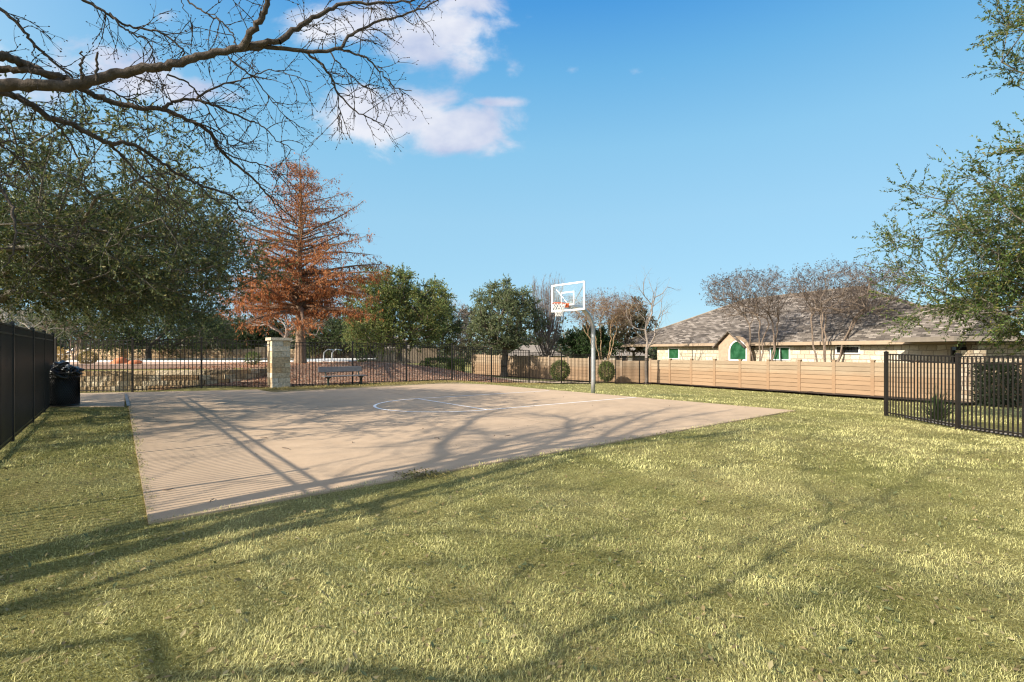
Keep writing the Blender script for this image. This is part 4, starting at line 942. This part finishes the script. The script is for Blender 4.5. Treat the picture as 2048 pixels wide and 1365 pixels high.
def bigtree():
    rgx=np.random.RandomState(101); tb=np.array([-8.2,-1.0,0.]); root=empty('bare_shade_tree',tuple(tb)); tag(root,'leafless shade tree whose rough limbs spread across the upper left sky','tree')
    tr=MB(); bark=np.array((.085,.068,.056)); limbs=[]
    px2r=lambda w,Y:w/2.2756*Y/F/2
    fork=np.array([-7.7,-.4,2.5])
    P,R=smooth_line([tb,tb+[.05,.1,.8],fork-[.1,.1,.7],fork],[.26,.18,.16,.14],5); tr.tube(P-tb,R,12,col=bark)
    def limb(pts,y0,y1,w0,w1,src=None,rsrc=None,twig=1.0,sides=8):
        P=zc(pts,y0,y1); n=len(P); R=np.linspace(px2r(w0,y0),px2r(w1,y1),n)
        if src is not None: 
            S=np.array(src,float); S=np.vstack([S]+[S[-1]+(P[0]-S[-1])*q for q in (.5,.75,.88,.95)]); P=np.vstack([S,P]); R=np.r_[np.linspace(rsrc,R[0],len(S)),R]
        P,R=smooth_line(P,R,5,rgx,.006); tr.tube(P-tb,np.maximum(R,.003),sides,False,col=bark); limbs.append((P,R,twig))
    limb([(0,388),(150,388),(300,395),(400,372),(520,345),(640,320),(760,300),(860,272),(960,245),(1060,228),(1160,208),(1270,190)],4.0,4.5,54,24,[fork,(-6.6,1.4,3.0)],.085,.9,12)
    limb([(1270,190),(1350,130),(1450,70),(1560,18),(1700,15),(1860,5),(1960,-30)],4.5,4.9,26,5)
    limb([(1060,228),(1180,215),(1280,220),(1420,238),(1530,225),(1600,160),(1700,110),(1830,70),(1950,25),(2020,-15)],4.4,5.1,24,5)
    limb([(1095,222),(1140,150),(1190,80),(1220,0),(1235,-120),(1290,-260)],4.4,4.2,32,14)
    limb([(1530,225),(1620,245),(1690,285),(1750,345),(1800,400),(1875,415)],4.75,5.1,11,3)
    limb([(1370,232),(1450,280),(1510,360),(1550,440),(1620,510),(1700,545),(1745,580)],4.7,5.0,13,3)
    limb([(1510,360),(1540,450),(1545,540),(1560,580)],4.8,4.9,6,3)
    limb([(1500,235),(1570,320),(1640,380),(1710,430)],4.8,4.9,7,3)
    limb([(0,255),(70,275),(150,310),(230,345),(330,392),(420,430),(500,462),(620,490),(740,498),(850,545),(950,595),(1000,680),(1060,740),(1150,810),(1210,880),(1280,950),(1360,1010)],4.1,5.4,40,4,[fork+[0,0,.1],(-6.9,1.6,3.2)],.075)
    limb([(740,490),(800,460),(880,455),(960,475),(1060,520),(1140,550),(1200,580),(1260,640),(1340,685)],4.6,5.0,15,3)
    limb([(890,460),(940,420),(1000,390),(1080,368),(1150,348),(1250,322),(1420,375)],4.7,5.0,10,3)
    limb([(850,545),(920,570),(1000,600),(1090,640),(1180,660)],4.8,5.0,8,3)
    limb([(760,340),(850,380),(920,450),(980,560),(1040,650),(1100,690)],4.5,5.0,9,3)
    limb([(1040,262),(1110,320),(1180,380),(1230,450),(1310,545)],4.6,5.0,8,3)
    limb([(450,395),(560,440),(640,490),(700,580),(760,620)],4.3,4.8,9,3)
    limb([(0,420),(80,445),(160,490),(230,540),(330,570),(430,625),(500,655),(580,650),(660,690),(740,745),(820,800),(900,840),(980,870),(1060,895),(1100,950),(1165,975)],4.4,5.8,32,4,[fork,(-6.8,1.7,2.85)],.07)
    limb([(495,652),(560,720),(640,800),(700,850),(760,920),(825,985)],5.0,5.6,12,3)
    limb([(620,680),(700,770),(770,850),(860,990),(900,1050)],5.1,5.6,9,3)
    limb([(900,840),(960,900),(1040,960),(1100,1040),(1140,1080)],5.4,5.8,7,3)
    limb([(230,540),(290,610),(340,690),(370,760),(380,800)],4.7,5.0,11,3)
    limb([(1000,680),(1100,730),(1200,750),(1270,800)],5.0,5.2,8,3)
    limb([(0,320),(100,318),(200,332),(300,352),(340,392)],4.2,4.3,30,22,[fork,(-6.7,1.7,3.05)],.065,.4)
    limb([(-40,10),(60,90),(120,160),(170,220),(230,272),(330,352)],4.0,4.3,16,10,[(-5.3,3.0,4.6)],.06)
    limb([(320,-30),(420,20),(500,70),(560,110),(640,130),(740,150),(830,225),(830,255)],4.2,4.6,14,6,[(-4.0,3.3,4.9)],.05)
    limb([(500,60),(560,130),(620,160),(680,200),(705,285)],4.3,4.4,9,5)
    limb([(830,-10),(900,40),(960,75),(1020,110),(1060,160),(1075,205)],4.3,4.4,8,6)
    limb([(825,0),(850,60),(890,125)],4.3,4.4,4,3)
    limb([(-60,620),(0,660),(60,700),(110,750),(165,825)],4.6,5,12,3)
    limb([(-20,500),(0,540),(60,640),(110,700),(70,830),(120,860)],4.8,5,7,3)
    # lit low twigs at the left edge (traced on the second enlargement)
    z2=lambda L:[(x/3.4115*2.2756,(y/3.4115+300)*2.2756) for x,y in L]
    limb(z2([(-60,200),(0,260),(50,330),(90,420),(100,520),(100,640),(70,750),(20,805)]),3.6,3.5,16,5,[(-4.4,2.6,2.9)],.04,.5)
    limb(z2([(90,440),(150,500),(250,570),(350,640),(420,670),(520,710)]),3.6,3.8,9,3)
    limb(z2([(350,640),(440,600),(550,572)]),3.7,3.8,5,3)
    limb(z2([(100,640),(150,680),(220,710)]),3.5,3.6,5,3,None,None,.5)
    for spx,spy,h in ((375,235,160),(445,240,140)): limb([(spx-5,spy+130),(spx-5,spy+60),(spx,spy)],4.05,4.0,13,8,None,None,.3)
    # high limbs out of the picture whose shadows branch over the court
    def high(px,z0,z1,r0,r1,src=None):
        n=len(px); zz=np.linspace(z0,z1,n); G=np.array([gp(*q) for q in px]); P=np.column_stack([G[:,0]-1.2816*zz,G[:,1]-1.066*zz,zz]); P[:,0:2]+=0
        R=np.linspace(r0,r1,n)
        if src is not None: P=np.vstack([src,P]); R=np.r_[[r0*1.3]*len(src),R]
        P,R=smooth_line(P,R,5,rgx,.015); tr.tube(P-tb,R,8,False,col=bark); high_.append((P,R))
    high_=[]; rt=[fork,(-8.3,-.7,4.0)]
    high([(864,951),(923,927),(1000,890),(1056,873),(1119,861),(1185,846)],5.2,6.6,.10,.04,rt)
    high([(852,935),(887,892),(930,857),(966,834),(1010,820)],5.6,6.9,.08,.03,rt)
    high([(960,906),(1000,896),(966,869),(931,861)],5.8,6.4,.03,.012)
    high([(960,925),(1056,915),(1095,888),(1173,857),(1224,841),(1300,826)],5.3,6.9,.065,.022,[(-8.2,-.5,4.6)])
    high([(1095,888),(1134,875),(1138,855),(1134,838),(1095,834),(1060,830)],6.2,6.9,.055,.02)
    high([(1040,930),(1154,900),(1212,873),(1252,849),(1290,834),(1340,818)],5.5,7.2,.065,.02,[(-7.8,-.6,4.4)])
    high([(1154,900),(1197,892),(1271,865),(1341,841),(1420,828)],6.0,7.2,.045,.016)
    high([(700,898),(760,897),(860,880),(930,872),(1000,868)],6.4,6.8,.012,.02)
    PH=[];DH=[]
    for P,R in high_:
        for k in range(4,len(P)):
            for _ in range(4 if R[k]<.05 else 2): PH.append(P[k]); DH.append(unit(P[k]-P[k-1])+rgx.normal(size=3)*.5)
    S=sprays(rgx,np.array(PH)-tb,np.array(DH),1.1,6,.25,.0,.25); Q=S+tb; vv=((Q[:,:,1]>.3)&(np.abs(Q[:,:,0])<Q[:,:,1]*1.04)&((Q[:,:,2]-EYE)<Q[:,:,1]*.70)).any(1); S_h=S[~vv]
    # procedural twigs along the traced limbs
    tw=MB(); P0=[];D0=[];R0_=[]; add_sprays(tw,S_h,.011,4,bark*.8)
    for P,R,dens in limbs:
        L=np.r_[0,np.cumsum(np.linalg.norm(np.diff(P,axis=0),axis=1))]; n=int(L[-1]/.075*dens)
        for u in rgx.uniform(.06*L[-1],L[-1],n):
            k=min(np.searchsorted(L,u),len(P)-1); r=R[k]
            if P[k][1]<2.2 : continue
            if r>.03 and rgx.rand()<.72: continue
            d=unit(P[k]-P[k-1]); side=unit(np.cross(d,np.array([0,1.,0])))*rgx.choice([-1,1]); P0.append(P[k]); D0.append(d*rgx.uniform(.4,1.1)+side*rgx.uniform(.4,1.)+np.array([0,rgx.normal()*.35,-.12])); R0_.append(min(.0052,r*.6))
    P0=np.array(P0)-tb;D0=np.array(D0);S=sprays(rgx,P0,D0,.34,6,.18,.05,.32); add_sprays(tw,S,.0042,4,bark*.8)
    def nodes(S,rad,every=1): # swollen buds
        n,k,_=S.shape
        for j in range(1,k):
            d=unit(S[:,j]-S[:,j-1]); tw.segs(S[:,j]-d*rad*1.4,S[:,j]+d*rad*1.4,rad,rad*.8,4,bark*.75)
    nodes(S,.0052)
    A,D,_=leaf_on(rgx,S,3,.25); S2=sprays(rgx,A,D,.15,4,.75,.02,.35); add_sprays(tw,S2,.0028,3,bark*.8); nodes(S2[:,-2:],.0042)
    A,D,_=leaf_on(rgx,S2,1,.3); S3=sprays(rgx,A,D,.06,2,.8,0,.3); add_sprays(tw,S3,.0022,3,bark*.8); nodes(S3[:,-2:],.0036)
    # the rest of the crown, above and behind the viewer: it shades the lawn and the court
    e=ell(rgx,900,(-6.2,.4,6.2),(6.2,5.2,3.3),.35,.2,-.9,seed=9)
    vis=(e[:,1]>.4)&(np.abs(e[:,0])<e[:,1]*1.08+.25)&((e[:,2]-EYE)<e[:,1]*.70+.25); e=e[~vis][:200]
    P,par,dr,r,i,r0,tips=grow(rgx,fork-[0,0,.3],fork+[-.3,-.8,.9],e,.0055,.46,.35,.45,.07,.4)
    P=P-tb; v2=(P[:,1]+tb[1]>.4)&(np.abs(P[:,0]+tb[0])<(P[:,1]+tb[1])*1.05+.1)&((P[:,2]-EYE)<(P[:,1]+tb[1])*.70+.1)
    for k in range(1,len(P)): v2[k]|=v2[par[k]]
    cnt=np.zeros(len(P)); cnt[tips[~v2[tips]]]+=1
    for k in range(len(P)-1,0,-1): cnt[par[k]]+=cnt[k]
    r=.0055*np.maximum(cnt,1)**.46; i=i[cnt[i]>0]; tr.segs(P[par[i]],P[i],np.minimum(r[par[i]],r[i]*1.3),r[i],6,bark)
    tt=np.repeat(tips[~v2[tips]],6); S=sprays(rgx,P[tt],dr[tt],.7,5,.7,.03); 
    Q=S[:,-1]+tb; vv=(Q[:,1]>.3)&(np.abs(Q[:,0])<Q[:,1]*1.02)&((Q[:,2]-EYE)<Q[:,1]*.69); S=S[~vv]; add_sprays(tw,S,.0045,3,bark*.8)
    A,D,_=leaf_on(rgx,S,3,.2); S2=sprays(rgx,A,D,.25,3,.8,.02); Q=S2[:,-1]+tb; vv=(Q[:,1]>.3)&(np.abs(Q[:,0])<Q[:,1]*1.02)&((Q[:,2]-EYE)<Q[:,1]*.69); add_sprays(tw,S2[~vv],.0035,3,bark*.8)
    tr.build('trunk',M['bark'],root,True); tw.build('twigs',M['bark'],root)
bigtree()

# ------------------------------------------------------------------ grass and litter
def lawn_points(rgx,n,z0,z1,pw):
    u=rgx.rand(n); k=2-pw; Z=(z0**k+(z1**k-z0**k)*u)**(1/k); X=rgx.uniform(-1.18,1.18,n)*Z+rgx.uniform(-.5,.5,n); return X,Z
def outside(X,Y,poly,m=0): return ~inpoly(np.column_stack([X,Y]),poly)
cpoly=[tuple(p) for p in court]; wpoly=[tuple(p) for p in walk]
c0=np.mean(np.array(cpoly),0); cshr=[tuple(np.array(p)+ (c0-np.array(p))/np.linalg.norm(c0-np.array(p))*.06) for p in cpoly]
lawnpoly=[(-2,-2),(0,-2),(9.3,-2),(9.3,6.6),(9.07,10.4),(9.0,12.3),(24,12),(24,20),tuple(FC0+FD*19+FN*2.75),tuple(FC0+FD*.2+FN*.87),(9.9,35.9)]+[tuple(p) for p in surv[::-1]]+[tuple(backL[-1]),tuple(gp(515,780.8)),tuple(gp(549,786.4)),tuple(gp(250,815)),tuple(gp(-10,815.2)),tuple(Lp+Ld*8),tuple(Lp+Ld*-8)]
def vnoise(X,Y,s,seed):
    r=np.random.RandomState(seed); v=0
    for k in range(9): a=r.uniform(0,6.28); f=s*r.uniform(.5,2.2); v=v+np.sin(X*math.cos(a)*f+Y*math.sin(a)*f+r.uniform(0,6.28)+1.3*np.sin(X*f*.31+Y*f*.23))
    return v/4.5
def grass():
    rgx=np.random.RandomState(202); Vs=[];b=MB()
    for n,z0,z1,pw,L,w in ((300000,1.9,6.5,1.5,.031,.0030),(190000,6.5,14,1.6,.042,.0065),(90000,14,37,1.7,.05,.014)):
        X,Y=lawn_points(rgx,n,z0,z1,pw)
        # tufts: pull blades toward random tuft centres
        jx=vnoise(X,Y,14,31)*.05+rgx.normal(size=n)*.02; k=outside(X+jx,Y+jx,cshr)&inpoly(np.column_stack([X,Y]),lawnpoly)&outside(X,Y,wpoly); X,Y=X[k],Y[k]; n=len(X)
        Z=np.where(outside(X,Y,cpoly),terrain(X,Y),.022); pn=vnoise(X,Y,1.6,1); pf=vnoise(X,Y,9,2); ang=vnoise(X,Y,5,3)*2.2+vnoise(X,Y,1.5,4)*2+rgx.normal(size=n)*1.0
        tilt=np.clip(rgx.normal(.95,.35,n)+pf*.15,.15,1.45); l=L*rgx.choice([.5,.75,1,1.3,1.8],n,p=[.25,.25,.25,.17,.08])*rgx.uniform(.8,1.2,n)*(1+.3*pf); wd_=w*rgx.uniform(.6,1.3,n)
        d1=np.stack([np.cos(ang)*np.sin(tilt*.6),np.sin(ang)*np.sin(tilt*.6),np.cos(tilt*.6)],1); t2=np.minimum(tilt*1.45,1.75); an2=ang+rgx.normal(size=n)*.5
        d2=np.stack([np.cos(an2)*np.sin(t2),np.sin(an2)*np.sin(t2),np.cos(t2)],1); s=np.stack([-np.sin(ang),np.cos(ang),rgx.normal(size=n)*.35],1); s=unit(s)*wd_[:,None]*.5
        p=np.stack([X,Y,Z-.003],1); m=p+d1*l[:,None]*.5; e=m+d2*l[:,None]*.5
        V=np.stack([p-s*.8,p+s*.8,m+s,m-s,e],1).reshape(-1,3); base=np.arange(n)[:,None]*5
        pl_=vnoise(X,Y,.55,8); dry=np.clip(.56+.20*pn+.14*pf+.16*pl_+.032*X+rgx.normal(size=n)*.24,0,1)[:,None]  # dry patches by noise; leftward darkening is shade put into the blade colour
        c=(1-dry)*np.array([[.16,.18,.04]])+dry*np.array([[.68,.63,.28]]); c=c*rgx.choice([.35,.65,.95,1.22],(n,1),p=[.2,.25,.35,.2])*rgx.uniform(.85,1.15,(n,1))*(1+.16*pf[:,None])
        cc=np.repeat(c,5,0)
        b.add(V,[base+np.array([[0,1,2,3]]),base+np.array([[3,2,4]])],cc)
    tag(b.build('grass',M['blade']),kind='stuff')
    # long runners, dead leaves in the grass
    b=MB(); X,Y=lawn_points(rgx,5200,1.9,16,1.5); k=outside(X,Y,cpoly)&inpoly(np.column_stack([X,Y]),lawnpoly)&outside(X,Y,wpoly); X,Y=X[k],Y[k]; n=len(X)
    leafs(rgx,b,np.stack([X,Y,terrain(X,Y)+.022],1),rgx.normal(size=(n,3))*[1,1,.25],.045,.45,palette(rgx,n,[(.20,.16,.07),(.34,.29,.15),(.14,.16,.07),(.26,.2,.10)]),.3,up=3)
    # on the court
    nn=150; q=np.stack([rgx.uniform(-12,6.5,nn*6),rgx.uniform(4.5,21,nn*6)],1); q=q[inpoly(q,cpoly)][:nn]; 
    leafs(rgx,b,np.column_stack([q,np.full(len(q),.03)]),rgx.normal(size=(len(q),3))*[1,1,.2],.034,.4,palette(rgx,len(q),[(.09,.06,.035),(.14,.09,.05),(.05,.035,.025)]),.3,up=2)
    # needles and leaves on the mulch
    nn=9000; q=np.stack([rgx.uniform(-.5,13.5,nn),rgx.uniform(.2,9,nn)],1); q=O+q[:,:1]*E+q[:,1:]*N; leafs(rgx,b,np.column_stack([q,terrain(q[:,0],q[:,1])+.05]),rgx.normal(size=(nn,3))*[1,1,.3],.07,.5,palette(rgx,nn,[(.42,.19,.10),(.5,.30,.19),(.3,.11,.05),(.55,.42,.32)]),.3,up=1.5)
    nn=1500; t=rgx.rand(nn); q=np.stack([-13.5+t*4.2,19.3+t*1.2+rgx.rand(nn)*2.2],1); leafs(rgx,b,np.column_stack([q,terrain(q[:,0],q[:,1])+.05]),rgx.normal(size=(nn,3))*[1,1,.3],.06,.5,palette(rgx,nn,[(.34,.15,.08),(.45,.27,.17)]),.3,up=1.5)
    tag(b.build('fallen_leaves',M['dry']),kind='stuff')
    # short straw turf in the strip by the bench
    b=MB(); nn=16000; q=np.stack([rgx.uniform(-.9,14,nn),rgx.uniform(-1.6,-.02,nn)],1); q=O+q[:,:1]*E+q[:,1:]*N; k=outside(q[:,0],q[:,1],cpoly)&outside(q[:,0],q[:,1],wpoly); q=q[k]; n=len(q)
    leafs(rgx,b,np.column_stack([q,terrain(q[:,0],q[:,1])+.015]),rgx.normal(size=(n,3))*[.7,.7,.3]+[0,0,.5],.07,.22,palette(rgx,n,[(.42,.33,.14),(.30,.24,.09),(.2,.18,.05)]),.4); tag(b.build('verge_grass',M['blade']),kind='stuff')
    # twigs dropped on the court
    b=MB()
    for px,py,L_ in((580,903,.22),(535,880,.16),(325,986,.12),(420,1010,.1),(868,880,.18),(1010,876,.12),(705,890,.1),(1180,858,.1)):
        p=gp(px,py); a=rgx.uniform(0,3); P=[(*p,.03)]
        for k in range(4): a+=rgx.normal()*.5; P.append((P[-1][0]+math.cos(a)*L_/4,P[-1][1]+math.sin(a)*L_/4,.03+rgx.uniform(0,.01)))
        b.tube(P,.004,5,col=(.10,.07,.05))
    tag(b.build('fallen_twigs',M['bark']),kind='stuff')
    b=MB(); p=gp(838,957); nn=500; q=rgx.normal(size=(nn,2))*[.16,.10]+p+[.02,.05]; leafs(rgx,b,np.column_stack([q,np.full(nn,.03)]),rgx.normal(size=(nn,3))*[1,1,.6],.05,.2,palette(rgx,nn,[(.20,.17,.05),(.32,.27,.1),(.12,.1,.04)]),.4); tag(b.build('grass_tuft',M['blade']),kind='stuff')
grass()

# ------------------------------------------------------------------ sky, sun, camera
SUN=unit(np.array([-.66,-.549,.515])); el=math.asin(SUN[2]); az=math.atan2(SUN[0],SUN[1])
W=bpy.data.worlds.new('World'); bpy.context.scene.world=W; W.use_nodes=True; nt=W.node_tree; bg=nt.nodes['Background']
sky=nd(nt,'ShaderNodeTexSky',sky_type='NISHITA'); sky.sun_disc=False; sky.sun_elevation=el; sky.sun_rotation=az%(2*math.pi); sky.altitude=200; sky.air_density=1.0; sky.dust_density=.2; sky.ozone_density=1.6
tc_=nd(nt,'ShaderNodeTexCoord').outputs['Generated']
hsv=nd(nt,'ShaderNodeHueSaturation'); hsv.inputs['Saturation'].default_value=1.12; hsv.inputs['Value'].default_value=1.0; nt.links.new(sky.outputs[0],hsv.inputs['Color'])
s=nd(nt,'ShaderNodeSeparateXYZ'); nt.links.new(tc_,s.inputs[0])
yy=mth(nt,'MAXIMUM',s.outputs[1],.05); cu=mth(nt,'DIVIDE',s.outputs[0],yy); cv=mth(nt,'DIVIDE',s.outputs[2],yy)
cl=nd(nt,'ShaderNodeCombineXYZ'); nt.links.new(cu,cl.inputs[0]); nt.links.new(mth(nt,'MULTIPLY',cv,1.5),cl.inputs[1])
blobs=[(870,70,150,72,1),(960,110,90,55,.9),(730,45,150,55,.8),(1025,130,40,45,.7),(790,232,160,56,1.3),(910,255,125,52,1.3),(720,200,70,36,1.1),(700,190,70,30,.75),(985,205,75,14,.8),(830,292,30,10,.6),(960,280,60,18,.8),
 (250,150,130,60,1),(370,185,90,40,.9),(130,130,90,45,.8),(330,35,36,16,.55),(1272,146,26,16,.5),(1145,140,22,14,.5),(640,60,80,40,.8),(60,190,100,40,.7),(450,195,60,20,.6),(1330,158,24,9,.42),(920,15,110,40,.8),(-120,120,180,80,1)]
tot=None
for (px,py,rx,ry,wt) in blobs:
    cx_,cy_=(px-1024)/F,(H0-py)/F
    a=mth(nt,'MULTIPLY',mth(nt,'SUBTRACT',cu,cx_),F/rx); c=mth(nt,'MULTIPLY',mth(nt,'SUBTRACT',cv,cy_),F/ry)
    d2=mth(nt,'ADD',mth(nt,'MULTIPLY',a,a),mth(nt,'MULTIPLY',c,c)); g=mth(nt,'MULTIPLY',mth(nt,'EXPONENT',mth(nt,'MULTIPLY',d2,-.8)),wt)
    tot=g if tot is None else mth(nt,'MAXIMUM',tot,g)
n1=noise(nt,cl.outputs[0],6.5,8,.6,.25); n2=noise(nt,cl.outputs[0],4.0,5,.55)
den=mth(nt,'ADD',tot,mth(nt,'MULTIPLY',mth(nt,'SUBTRACT',n1,.5),1.9))
mr=nd(nt,'ShaderNodeMapRange',interpolation_type='SMOOTHSTEP'); mr.inputs[1].default_value=.36; mr.inputs[2].default_value=.92; nt.links.new(den,mr.inputs[0])
low=mth(nt,'MULTIPLY',mr.outputs[0],.97)
sh=nd(nt,'ShaderNodeMapRange'); sh.inputs[1].default_value=.38; sh.inputs[2].default_value=.60; nt.links.new(n2,sh.inputs[0])
CS=5.2
ccol=mixc(nt,sh.outputs[0],(.50*CS,.58*CS,.80*CS),(.86*CS,.88*CS,.96*CS))
K_=5.3
grad=ramp(nt,s.outputs[2],[(0.0,(.37,.665,.86)),(.24,(.345,.65,.865)),(.36,(.27,.60,.86)),(.475,(.15,.475,.82)),(.56,(.066,.345,.775)),(.8,(.04,.22,.6))])
grad=mixc(nt,1.0,grad,(K_,K_,K_),'MULTIPLY'); tint=mixc(nt,.85,hsv.outputs[0],grad); 
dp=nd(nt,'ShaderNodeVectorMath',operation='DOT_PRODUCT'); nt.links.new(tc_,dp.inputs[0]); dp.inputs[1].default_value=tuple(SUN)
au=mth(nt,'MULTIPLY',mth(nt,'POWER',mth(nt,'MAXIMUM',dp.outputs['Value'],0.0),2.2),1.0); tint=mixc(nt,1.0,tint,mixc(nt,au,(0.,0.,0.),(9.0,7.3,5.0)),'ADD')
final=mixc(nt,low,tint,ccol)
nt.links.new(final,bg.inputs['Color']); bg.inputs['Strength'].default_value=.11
L=bpy.data.lights.new('sun','SUN'); L.energy=4.8; L.angle=math.radians(.55); L.color=(1,.91,.77); lo=bpy.data.objects.new('sun',L); C.objects.link(lo)
lo.rotation_euler=Vector(-SUN).to_track_quat('-Z','Y').to_euler(); lo.location=(-20,-16,16)
cam=bpy.data.cameras.new('camera'); cam.sensor_width=36; cam.lens=F/2048*36; cam.shift_y=(H0-682.5)/2048; cam.clip_end=3000; cam.clip_start=.05
co=bpy.data.objects.new('camera',cam); C.objects.link(co); co.location=(0,0,EYE); co.rotation_euler=(math.pi/2,0,0); bpy.context.scene.camera=co
sc=bpy.context.scene; sc.view_settings.view_transform='Standard'; sc.view_settings.look='None'; sc.view_settings.exposure=0.8; sc.view_settings.gamma=1
sc.cycles.use_denoising=True; sc.cycles.max_bounces=6; sc.cycles.transparent_max_bounces=8; sc.cycles.filter_width=1.2
